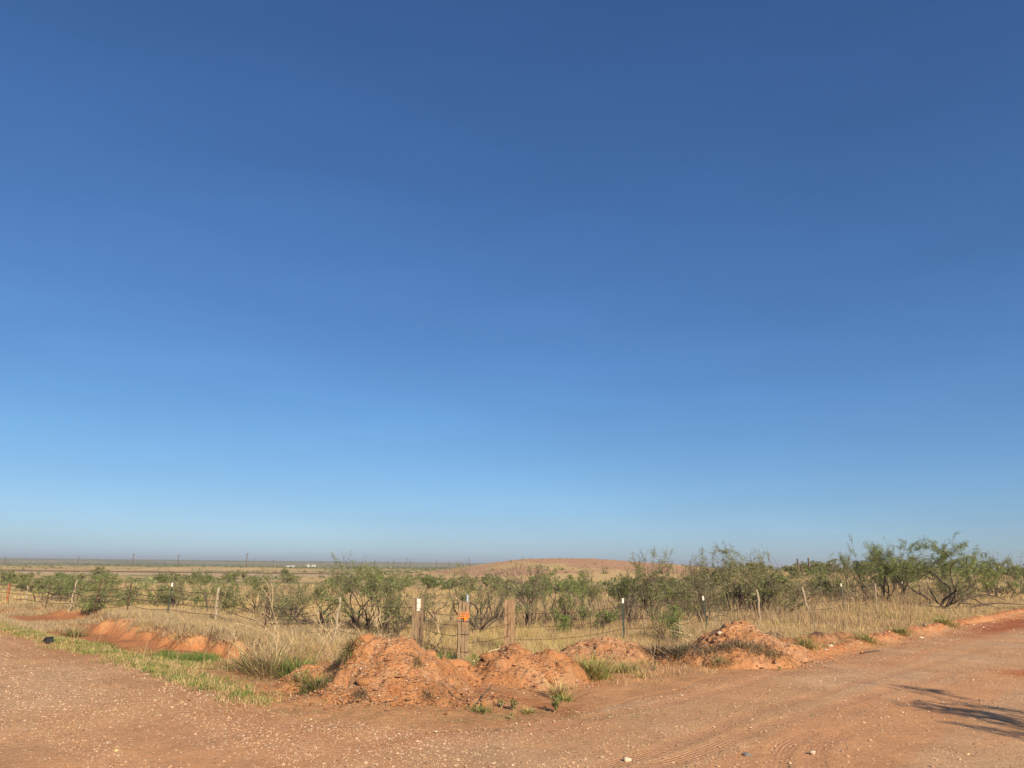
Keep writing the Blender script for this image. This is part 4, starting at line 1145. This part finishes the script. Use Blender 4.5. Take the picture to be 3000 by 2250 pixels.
ORD = ['nearest', 'second nearest', 'third nearest', 'fourth nearest', 'fifth nearest', 'sixth nearest', 'seventh nearest', 'eighth nearest', 'ninth nearest', 'tenth nearest', 'eleventh nearest', 'twelfth nearest', 'thirteenth nearest', 'fourteenth nearest', 'fifteenth nearest', 'sixteenth nearest', 'seventeenth nearest', 'eighteenth nearest', 'nineteenth nearest', 'twentieth nearest']
def lm(x, y): return min(range(len(LAND)), key=lambda q_: abs(math.atan2(x, y) - math.atan2(LAND[q_][0], LAND[q_][1])))
seen_ = {}; PLABEL = {}
for (x, y) in sorted(spots, key=lambda p: math.hypot(*p)):
    q_ = lm(x, y); c_ = seen_.get(q_, 0); seen_[q_] = c_ + 1
    PLABEL[(x, y)] = '%s small bush on the plain in line beyond %s' % (ORD[min(c_, 19)], LAND[q_][2])
for n_, (x, y) in enumerate(spots):
    k = int(pr.integers(0, 5)); h, w, st, pal, sd = protos[k]
    r_ = math.hypot(x, y); sc = pr.uniform(.7, 1.25) * (1.1 if r_ > 140 else 1)
    z = float(surf(np.array([x]), np.array([y]))[0]) - .05
    if k not in PROTO:
        PROTO[k] = mesquite('plain_bush', PLABEL[(x, y)], x, y, h, w, st, sd, 2200, pal, depth=4, rad=.04, size=.20, minlv=3, group='bushes scattered over the plain', z=z, width=.26, spread=1.3)
        PROTO[k].scale = (sc, sc, sc)
    else:
        copy_tree(PROTO[k], (x, y, z), pr.uniform(0, 6.28), sc)['label'] = PLABEL[(x, y)]

# scrub too far off to tell apart
fr = np.random.default_rng(123)
def scrub_field(n, r0, r1, hm, hM, per, thr, az0, az1, cs, ws, pw=2.0):
    r = (fr.uniform(r0 ** pw, r1 ** pw, n)) ** (1 / pw); az = fr.uniform(az0, az1, n)
    x, y = r * np.sin(az), r * np.cos(az)
    k = fbm(x * .006, y * .012, 150, 4) + fr.normal(0, .05, n) > thr
    x, y = x[k], y[k]; n = len(x)
    z = surf(x, y); H_ = fr.uniform(hm, hM, n)
    N = n * per
    u = fr.normal(0, 1, (N, 3)); u /= np.linalg.norm(u, axis=1, keepdims=True); u[:, 2] = np.abs(u[:, 2]) * .9
    Hr = np.repeat(H_, per)[:, None]
    c = np.stack([np.repeat(x, per), np.repeat(y, per), np.repeat(z, per)], 1) + u * Hr * np.array((.95, .95, .8)) * fr.uniform(.35, 1, (N, 1))
    a = fr.normal(0, 1, (N, 3)) * Hr * .28; b = fr.normal(0, 1, (N, 3)) * Hr * .28
    V = np.stack([c, c + a, c + b], 1).reshape(-1, 3); F = np.arange(3 * N).reshape(-1, 3)
    col = np.repeat(mixcol(n, cs, ws, fr, .2), per, 0) * fr.uniform(.75, 1.25, (N, 1))
    return V, F, np.repeat(col, 3, 0)
sc_cols = ((LF1 * .8, LF3 * .85, LF2 * .8, LF3 * .7), (3, 3, 2, 2))
chs = [scrub_field(5200, 110, 480, .4, 1.2, 20, .44, -.75, .75, *sc_cols),
       scrub_field(6500, 480, 1500, .8, 2.2, 10, .42, -.75, .75, *sc_cols),
       scrub_field(12000, 1400, 4300, 2.0, 4.5, 7, .36, -.75, .75, *sc_cols, pw=1.2)]
make_stuff('distant_scrub', 'dark green scrub dotting the plain out to the horizon', 'scrub', chs, M_leaf)
# grass and low scrub speckling the red hill
n = 5200
x = fr.uniform(-40, 110, n); y = fr.uniform(150, 240, n)
hz_ = hill_z(x, y); k = (hz_ > ht(x, y) + .2) & (fr.random(n) < .75)
x, y, hz_ = x[k], y[k], hz_[k]
ch = [tuft_field(x, y, hz_, 5, .15, .42, .10, (STRAW, GREY, OLIVE, DRY), (4, 2, 2, 2), fr, 1, .35, None, .8)]
make_stuff('hill_grass', 'sparse straw grass speckling the red hill', 'grass', ch, M_grass)

# ------------------------------------------------------------------ dead branching weeds by the tallest mound
def dead_weed(label, x, y, h, seed, lean=(0, 0), mat=M_stalk, name='dead_weed', group='pale dead weeds beside the mound', spread=.5, w=None, stems=1, cat='dead weed', rad=.013, depth=3):
    P0, P1, r0, r1, lv = grow(seed, h, w or h * .7, stems, depth, lean, spread, rad, gnarl=.16)
    r0 = np.maximum(r0, .0050); r1 = np.maximum(r1, .0042)
    V, F = tubes(P0, P1, r0, r1, 4)
    o = obj(name, mesh_np(name, V, F, None, True), mat, None, (x, y, gz2(x, y)))
    return tag(o, label, cat, group)
dead_weed('tallest pale dead weed with forked tips left of the tallest mound', -6.0, 19.4, 1.95, 1, (-.3, 0), w=1.5)
dead_weed('pale dead weed arching left above the largest bunch grass', -5.6, 18.3, 1.25, 2, (-.5, 0), w=1.3)
dead_weed('thick stemmed pale dead weed right behind the largest bunch grass', -4.75, 18.2, 1.3, 3, (.2, 0), w=1.0)
dead_weed('straight pale dead weed nearest the left slope of the tallest mound', -4.15, 17.9, 1.15, 4, (-.1, 0), w=.9)
dead_weed('thin many branched dead weed behind the tallest mound', -3.5, 19.5, 1.1, 5, (.1, 0), w=.9, stems=2)
dead_weed('short leaning dead weed over the ditch end', -6.5, 18.6, .95, 6, (-.4, 0), w=.8)
dead_weed('dead weed between the two left tie posts', -1.75, 19.2, 1.05, 7, (0, 0), w=.5, rad=.008)
dead_weed('dark tangled dead weed at the foot of the plated tie', -2.2, 20.2, .8, 8, (.3, 0), M_deadwood, w=1.2, stems=3)
dead_weed('bare twiggy weed on the straw flat right of the reddish tie', 1.25, 21.9, 1.15, 9, (-.2, 0), M_deadwood, w=.7)
dead_weed('pale broken stalk weed beside the feathery green shrub', 5.3, 21.6, 1.0, 10, (-.2, 0), w=.8, stems=2)
dead_weed('bare brown weed on the flat below the strongly leaning post', 11.6, 28.9, .9, 11, (0, 0), M_deadwood, w=.5)
dead_weed('pale crooked stalk weed near the road grass at right', 17.2, 37.4, 1.3, 12, (0, 0), w=.6)

# dead limbs and sticks on the ground
def limb(name, label, pts, r, mat, cat, group=None, forks=()):
    P = np.array(pts, float); base = P[0].copy(); base[2] = 0
    parts = [polytube(P - base, np.linspace(r, r * .45, len(P)), 6)]
    for (i_, q_) in forks:
        s = P[i_]; e = np.array(q_, float)
        parts.append(polytube(np.array([s, (s + e) / 2 + (0, 0, .05), e]) - base, [r * .6, r * .45, r * .3], 5))
    V, F = merge(parts)
    return tag(obj(name, clean_quads(V, F), mat, None, base), label, cat, group)
limb('fallen_limb', 'dark fallen limb arching over the grass below the tallest tree', [(24.3, 40.6, .0), (24.7, 40.7, .45), (25.4, 40.9, .75), (26.4, 41.0, .9), (27.6, 41.2, 1.25)], .06, M_limb, 'fallen limb', forks=((2, (26.0, 40.7, .35)), (1, (25.7, 40.6, .30)), (3, (27.4, 41.0, .62))))
limb('fallen_limb', 'low dark fallen limb lying right of the arching one', [(24.5, 40.3, .05), (25.6, 40.4, .40), (26.8, 40.5, .48), (28.2, 40.8, .40)], .05, M_limb, 'fallen limb', forks=((1, (26.6, 40.1, .18)),))
limb('dead_branch', 'pale dead branch lying across the left end of the stony low mound', [(1.0, 18.9, gz(1.0, 18.9) + .04), (1.5, 19.2, .18), (2.0, 19.5, .38)], .022, M_deadwood, 'dead branch', forks=((1, (1.9, 19.1, .22)),))
limb('dead_branch', 'curved grey stick arching before the foot of the reddish tie', [(-.75, 16.9, gz2(-.75, 16.9)), (-.45, 17.3, .34), (-.05, 17.7, .42), (.35, 17.9, .38)], .012, M_stalk, 'dead branch')
limb('stick', 'forked dark stick poking from the right skirt of the tallest mound', [(-.55, 12.75, gz2(-.55, 12.75)), (-.40, 12.95, gz2(-.4, 12.95) + .12), (-.28, 13.1, gz2(-.28, 13.1) + .22)], .013, M_bark, 'stick', forks=((1, (-.22, 13.0, gz2(-.2, 13) + .16)),))
limb('stick', 'short dark stick on the flat face of the tallest mound skirt', [(-1.02, 13.0, gz2(-1.02, 13.0) + .02), (-.92, 12.92, gz2(-.92, 12.92) + .05), (-.82, 12.88, gz2(-.82, 12.88) + .02)], .016, M_bark, 'stick')
limb('stick', 'thin fallen stick lying at the foot of the red ditch bank', [(-10.4, 22.6, gz(-10.4, 22.6) + .03), (-9.7, 22.4, gz(-9.7, 22.4) + .06), (-9.0, 22.3, gz(-9.0, 22.3) + .03)], .014, M_bark, 'stick')
limb('stick', 'dark drift stick lying on the sandy road by the graded berm', [(9.6, 20.6, gz(9.6, 20.6) + .02), (10.0, 20.95, gz(10, 20.95) + .03), (10.5, 21.3, gz(10.5, 21.3) + .02)], .016, M_bark, 'stick')
# roots hanging down the red ditch bank
rr_ = np.random.default_rng(31)
for k, t in enumerate((5.6, 6.3, 7.1, 8.0, 9.0, 9.7, 10.6, 12.3)):
    s0 = 2.75; xx, yy = [], []
    sv = np.linspace(2.2, 3.5, 30); X_ = CX + LD[0] * t + LN[0] * sv; Y_ = CY + LD[1] * t + LN[1] * sv
    zz = ht(X_, Y_); e_ = int(np.argmax(-np.gradient(zz)))
    a_ = max(e_ - 4, 0); b_ = min(e_ + 5, 29)
    jx = rr_.uniform(-.15, .15)
    limb('bare_root', 'thin dark bare root on the red ditch bank, %s from the right' % ('first', 'second', 'third', 'fourth', 'fifth', 'sixth', 'seventh', 'eighth')[k], [(X_[a_] + .02, Y_[a_] - .05, zz[a_] + .28), (X_[a_], Y_[a_] - .06, zz[a_] + .02), (X_[e_] + jx * .5, Y_[e_] - .08, zz[e_] + .02), (X_[b_] + jx, Y_[b_] - .06, zz[b_] - .03)], .011, M_limb, 'root', 'bare roots on the ditch bank')

# ------------------------------------------------------------------ loose things
def rubber():
    root = empty('tyre_scrap', (-13.0, 21.25, gz(-13.0, 21.25)), 'black scrap of tyre rubber lying at the left road edge', 'tyre scrap')
    pts = [(-.16, .0, .10), (-.10, .02, .20), (0, .04, .24), (.10, .02, .16), (.17, -.02, .03)]
    V = []; 
    for (x, y, z) in pts:
        V += [(x, y - .13, z), (x, y + .13, z), (x * .8, y + .12, z - .05), (x * .8, y - .12, z - .05)]
    F = [(4 * i_ + a_, 4 * i_ + (a_ + 1) % 4, 4 * (i_ + 1) + (a_ + 1) % 4, 4 * (i_ + 1) + a_) for i_ in range(4) for a_ in range(4)] + [(0, 1, 2, 3), (19, 18, 17, 16)]
    me_ = bpy.data.meshes.new('tread'); me_.from_pydata(V, [], F); me_.update(); obj('tread', me_, M_black, root)
    V, F = polytube([(.10, -.14, .12), (.22, -.18, .05), (.34, -.12, .01)], [.02, .018, .012], 5); obj('torn_strip', clean_quads(V, F), M_black, root)
    root.rotation_euler = (0, 0, -.6); root.scale = (.72, .72, .72)
rubber()
def rock(label, x, y, s, seed, col, zoff=.0, group=None, shape=(1.2, .9, .8), name='rock', cat='rock'):
    me_ = clod_mesh(s, *shape, seed, np.array(col), True)
    return tag(obj(name, me_, M_stone, None, (x, y, gz2(x, y) + zoff)), label, cat, group)
rock('white stone on the left shoulder of the gravel sloped mound', 5.30, 18.9, .055, 5, (.58, .52, .45), .03)
rock('dark burnt stump chunk on the scraped ground before the right fence', 10.55, 25.7, .22, 21, (.095, .055, .040), .03, shape=(1.5, .8, .75), name='stump_chunk', cat='stump')
rock('low dark brown root ball left of the burnt stump chunk', 8.9, 25.4, .30, 9, (.13, .075, .05), .05, shape=(1.5, .8, .5), name='root_ball', cat='root ball')
rock('tan stone alone on the road near the bottom right tyre prints', 3.85, 9.85, .045, 12, (.46, .36, .27), .01)
rock('dark grey stone beside the bottom right tyre prints', 3.0, 9.75, .05, 13, (.14, .13, .13), .01)
rock('pale flat stone on the road below the tyre tracks', 1.45, 9.45, .045, 14, (.55, .45, .34), .01)
rock('yellowish pebble standing out on the left gravel', -4.9, 9.75, .04, 15, (.50, .37, .19), .0)
# loose gravel
gr = np.random.default_rng(55)
OCT_V = np.array([(1, 0, 0), (-1, 0, 0), (0, 1, 0), (0, -1, 0), (0, 0, 1), (0, 0, -1)], float)
OCT_F = np.array([(0, 2, 4), (2, 1, 4), (1, 3, 4), (3, 0, 4), (2, 0, 5), (1, 2, 5), (3, 1, 5), (0, 3, 5)])[:4]
OCT_F = np.array([(0, 2, 4), (2, 1, 4), (1, 3, 4), (3, 0, 4)])
def pebbles(x, y, z, s, cols):
    n = len(x)
    sc = np.stack([s * gr.uniform(.8, 1.6, n), s * gr.uniform(.7, 1.2, n), s * gr.uniform(.45, .9, n)], 1)
    V = OCT_V[None] * sc[:, None] * gr.uniform(.75, 1.25, (n, 6, 1)) + gr.normal(0, .12, (n, 6, 3)) * s[:, None, None]
    a = gr.uniform(0, 6.28, n); c_, s_ = np.cos(a)[:, None], np.sin(a)[:, None]
    X = V[..., 0] * c_ - V[..., 1] * s_; Y = V[..., 0] * s_ + V[..., 1] * c_
    V = np.stack([X + x[:, None], Y + y[:, None], V[..., 2] + z[:, None]], -1).reshape(-1, 3)
    F = (np.arange(n)[:, None, None] * 6 + OCT_F[None]).reshape(-1, 3)
    return V, F, np.repeat(cols, 6, 0)
PB = (np.array((.52, .36, .23)), np.array((.58, .44, .31)), np.array((.36, .21, .135)), np.array((.21, .15, .12)), np.array((.48, .30, .18)))
n = 420000
r = gr.uniform(7.5 ** .6, 46 ** .6, n) ** (1 / .6); az = gr.uniform(-.78, .78, n)
x, y = r * np.sin(az), r * np.cos(az)
dr = road_d(x, y); sL, tL, sR, tR = coords(x, y)
tw_p, _, _ = track_fields(x, y)
lane = fbm(sR * .9, tR * .06, 66, 3)
win = np.where(sL - 6.1 > sR - 5.6, fbm(sL * 1.5, tL * .13, 171, 3), fbm(sR * 1.5, tR * .13, 172, 3))
dens = sst(-.7, .3, dr) * sst(.33, .60, .5 * fbm(x * .9, y * .9, 170, 4) * .6 + .7 * win) * (1 - .85 * tw_p) * (1 - .65 * sst(.48, .62, lane) * (sR > 5) * (1 - sst(8, 11, sL)))
dens = dens * lerp(.55, 1.1, sst(3, -3, sR - sL)) + .08 * (dr > .2) + .75 * sst(7.0, 10, sL) * sst(-4, 3, tL) * sst(.3, .55, fbm(x * .5, y * .5, 175, 3) + .08)
k = gr.random(n) < dens * .85
x, y, r, sL_, tL_ = x[k], y[k], r[k], sL[k], tL[k]
s = np.clip(gr.lognormal(math.log(.0080), .46, len(x)), .004, .026) * np.interp(r, [8, 40], [1, 1.5])
z = ht(x, y) + s * .15
cols = lerp(mixcol(len(x), PB, (4, 2.4, 3, .8, 4), gr, .2), ROADC, .18)
chg = [pebbles(x, y, z, s, cols)]
print('pebbles', len(x))
# gravel down the mound faces
for (cx_, cy_, sx_, sy_, n_) in ((2.6, 19.0, .7, .35, 1500), (6.6, 18.9, .55, .45, 2400), (-2.2, 13.7, .8, .5, 2600), (.5, 15.2, .6, .4, 900), (-3.8, 14.6, .25, .2, 350)):
    x = cx_ + gr.normal(0, sx_, n_); y = cy_ + gr.normal(0, sy_, n_)
    s = np.clip(gr.lognormal(math.log(.0105), .42, n_), .005, .03)
    chg.append(pebbles(x, y, surf2(x, y) + s * .2, s, mixcol(n_, PB, (5, 4, 3, 1, 3), gr, .2)))
for (cx_, cy_, sx_, sy_, n_) in ((-2.1, 13.4, .95, .6, 2600), (.4, 15.0, .7, .5, 1300), (2.6, 18.9, .8, .45, 1000), (5.8, 18.5, 1.0, .5, 1500), (-3.8, 14.4, .5, .35, 600), (-.8, 13.2, .6, .35, 700), (10.2, 23.9, 1.1, .6, 900)):
    x = cx_ + gr.normal(0, sx_, n_); y = cy_ + gr.normal(0, sy_, n_)
    s = np.clip(gr.lognormal(math.log(.0115), .6, n_), .005, .055)
    chg.append(pebbles(x, y, surf2(x, y) + s * .25, s, mixcol(n_, (SOIL * 1.05, np.array((.41, .20, .105)), SOIL2), (4, 3, 2), gr, .15)))
make_stuff('loose_gravel', 'pale loose gravel strewn over the red dirt roads and mounds', 'gravel', chg, M_stone)
# crumbs of earth along the graded berm
n = 2600
t = gr.uniform(4, 34, n); s0 = 5.2 + edge_out(t) + gr.normal(0, .4, n)
x = CX + RD[0] * t + RN[0] * s0; y = CY + RD[1] * t + RN[1] * s0
s = np.clip(gr.lognormal(math.log(.022), .5, n), .01, .08)
make_stuff('berm_crumbs', 'orange crumbs of earth along the graded berm', 'earth crumbs', [pebbles(x, y, ht(x, y) + s * .1, s, mixcol(n, (np.array((.48, .20, .085)), np.array((.42, .15, .06)), PB[1]), (5, 4, 1), gr, .2))], M_stone)

# ------------------------------------------------------------------ far things: rail line, poles, sheds, posts on the rise
rail_y = 235.0
rz_ = lambda x: -1.75
rroot = empty('railway_line', (-60, rail_y, -1.55), 'dark railway line on a low ballast bank across the left plain', 'railway line')
def trap(bm, x0, x1, yb0, yb1, yt0, yt1, z0, z1):
    v = [bm.verts.new(p) for p in ((x0, yb0, z0), (x1, yb0, z0), (x1, yb1, z0), (x0, yb1, z0), (x0, yt0, z1), (x1, yt0, z1), (x1, yt1, z1), (x0, yt1, z1))]
    for f in ((3, 2, 1, 0), (4, 5, 6, 7), (0, 1, 5, 4), (1, 2, 6, 5), (2, 3, 7, 6), (3, 0, 4, 7)): bm.faces.new([v[q_] for q_ in f])
bm_obj('ballast_bank', lambda bm: trap(bm, -170, 62, -5.5, 5.5, -2.2, 2.2, -2.5, -.10), M_ballast, rroot)
for dy in (-.75, .75):
    bm_obj('rail', lambda bm: box(bm, -170, 62, dy - .07, dy + .07, -.10, .25), M_rail, rroot)
bm_obj('sleepers', lambda bm: [box(bm, -170 + 1.3 * k, -169.4 + 1.3 * k, -1.3, 1.3, -.098, .05) for k in range(178)], M_rail, rroot)

POLES = [(-.612, 480, 9.8), (-.628, 950, 9.5), (-.603, 900, 9.5), (-.532, 900, 9.5), (-.475, 620, 9.5), (-.425, 640, 9.5), (-.345, 520, 9.5), (-.336, 980, 9.5), (-.312, 1000, 9.5), (-.252, 1000, 9.5), (-.228, 1080, 9), (-.195, 1000, 9.5), (-.165, 1000, 10), (-.135, 950, 10), (-.100, 900, 10), (-.083, 940, 10), (-.068, 980, 10)]
pole0 = None
ORD2 = ['first', 'second', 'third', 'fourth', 'fifth', 'sixth', 'seventh', 'eighth', 'ninth', 'tenth', 'eleventh', 'twelfth', 'thirteenth', 'fourteenth', 'fifteenth', 'sixteenth', 'seventeenth']
PLL = {p: 'distant wooden utility pole, %s from the left along the horizon' % ORD2[i_] for i_, p in enumerate(sorted(POLES))}
PL2 = 'wooden utility pole standing far off on the left plain near the horizon'
for k, (az, r, h) in enumerate(POLES):
    x, y = r * math.sin(az), r * math.cos(az); z = gz(x, y)
    if pole0 is None:
        pole0 = empty('utility_pole', (x, y, z), 'tallest utility pole above the horizon at far left', 'utility pole', 'utility poles along the horizon')
        V, F = polytube([(0, 0, -1), (0, 0, 4), (0, 0, 10)], [.26, .23, .18], 8); obj('pole', clean_quads(V, F), M_pole, pole0)
        bm_obj('crossarm', lambda bm: box(bm, -1.2, 1.2, -.1, .1, 9.2, 9.45), M_pole, pole0)
        pole0.scale = (1, 1, h / 10 + .05); pole0.rotation_euler = (0, .07, 0)
    else:
        c = copy_tree(pole0, (x, y, z), pr.uniform(-.4, .4), 1); c.scale = (1.2, 1.2, h / 10); c['label'] = PLL[(az, r, h)]
def shed(label, az, r, w, d, h):
    x, y = r * math.sin(az), r * math.cos(az); z = gz(x, y)
    root = empty('farm_shed', (x, y, z), label, 'shed', 'white sheds far out on the plain')
    bm_obj('wall', lambda bm: box(bm, -w / 2, w / 2, -d / 2, d / 2, -.5, h), M_metalwall, root)
    def roof(bm):
        v = [bm.verts.new(p) for p in ((-w / 2 - .3, -d / 2 - .3, h + .01), (w / 2 + .3, -d / 2 - .3, h + .01), (w / 2 + .3, d / 2 + .3, h + .01), (-w / 2 - .3, d / 2 + .3, h + .01), (-w / 2 - .3, 0, h + d * .18), (w / 2 + .3, 0, h + d * .18))]
        for f in ((0, 1, 5, 4), (2, 3, 4, 5), (0, 4, 3), (1, 2, 5), (3, 2, 1, 0)): bm.faces.new([v[q_] for q_ in f])
    bm_obj('roof', roof, M_metalroof, root)
    bm_obj('door', lambda bm: box(bm, -w * .15, w * .1, -d / 2 - .08, -d / 2 - .003, -.3, h * .75), M_dark, root)
shed('long low white shed far out on the plain', -.290, 1350, 13, 7, 1.9)
shed('left tall white shed of the distant pair', -.268, 1380, 5, 6, 3.4)
shed('right white shed of the distant pair', -.261, 1400, 7, 6, 2.8)
def rise_post(label, az, r, h):
    x, y = r * math.sin(az), r * math.cos(az); z = gz(x, y)
    V, F = polytube([(0, 0, -.4), (.02, 0, h * .5), (0, 0, h)], [.12, .115, .10], 8)
    tag(obj('timber_post', clean_quads(V, F), M_pole, None, (x, y, z)), label, 'post', 'dark timber posts on the rise')
rise_post('left dark timber post standing on the rise against the sky', .374, 88, 1.75)
rise_post('right dark timber post standing on the rise against the sky', .387, 88, 1.85)
rise_post('short timber stub beside the left dark timber post', .378, 91, 1.0)
rise_post('short timber stub beside the right dark timber post', .391, 91, 1.1)

# ------------------------------------------------------------------ the dry air itself
m_, n_, out_ = new_mat('dry_air')
pv = n_.nodes.new('ShaderNodeVolumePrincipled')
pv.inputs['Color'].default_value = (.78, .84, .93, 1)
pv.inputs['Density'].default_value = 0.00018
pv.inputs['Anisotropy'].default_value = 0.2
n_.links.new(pv.outputs[0], out_.inputs['Volume'])
haze = bm_obj('haze', lambda bm: box(bm, -7600, 7600, -7600, 7600, -40, 26), m_)
tag(haze, kind='stuff')
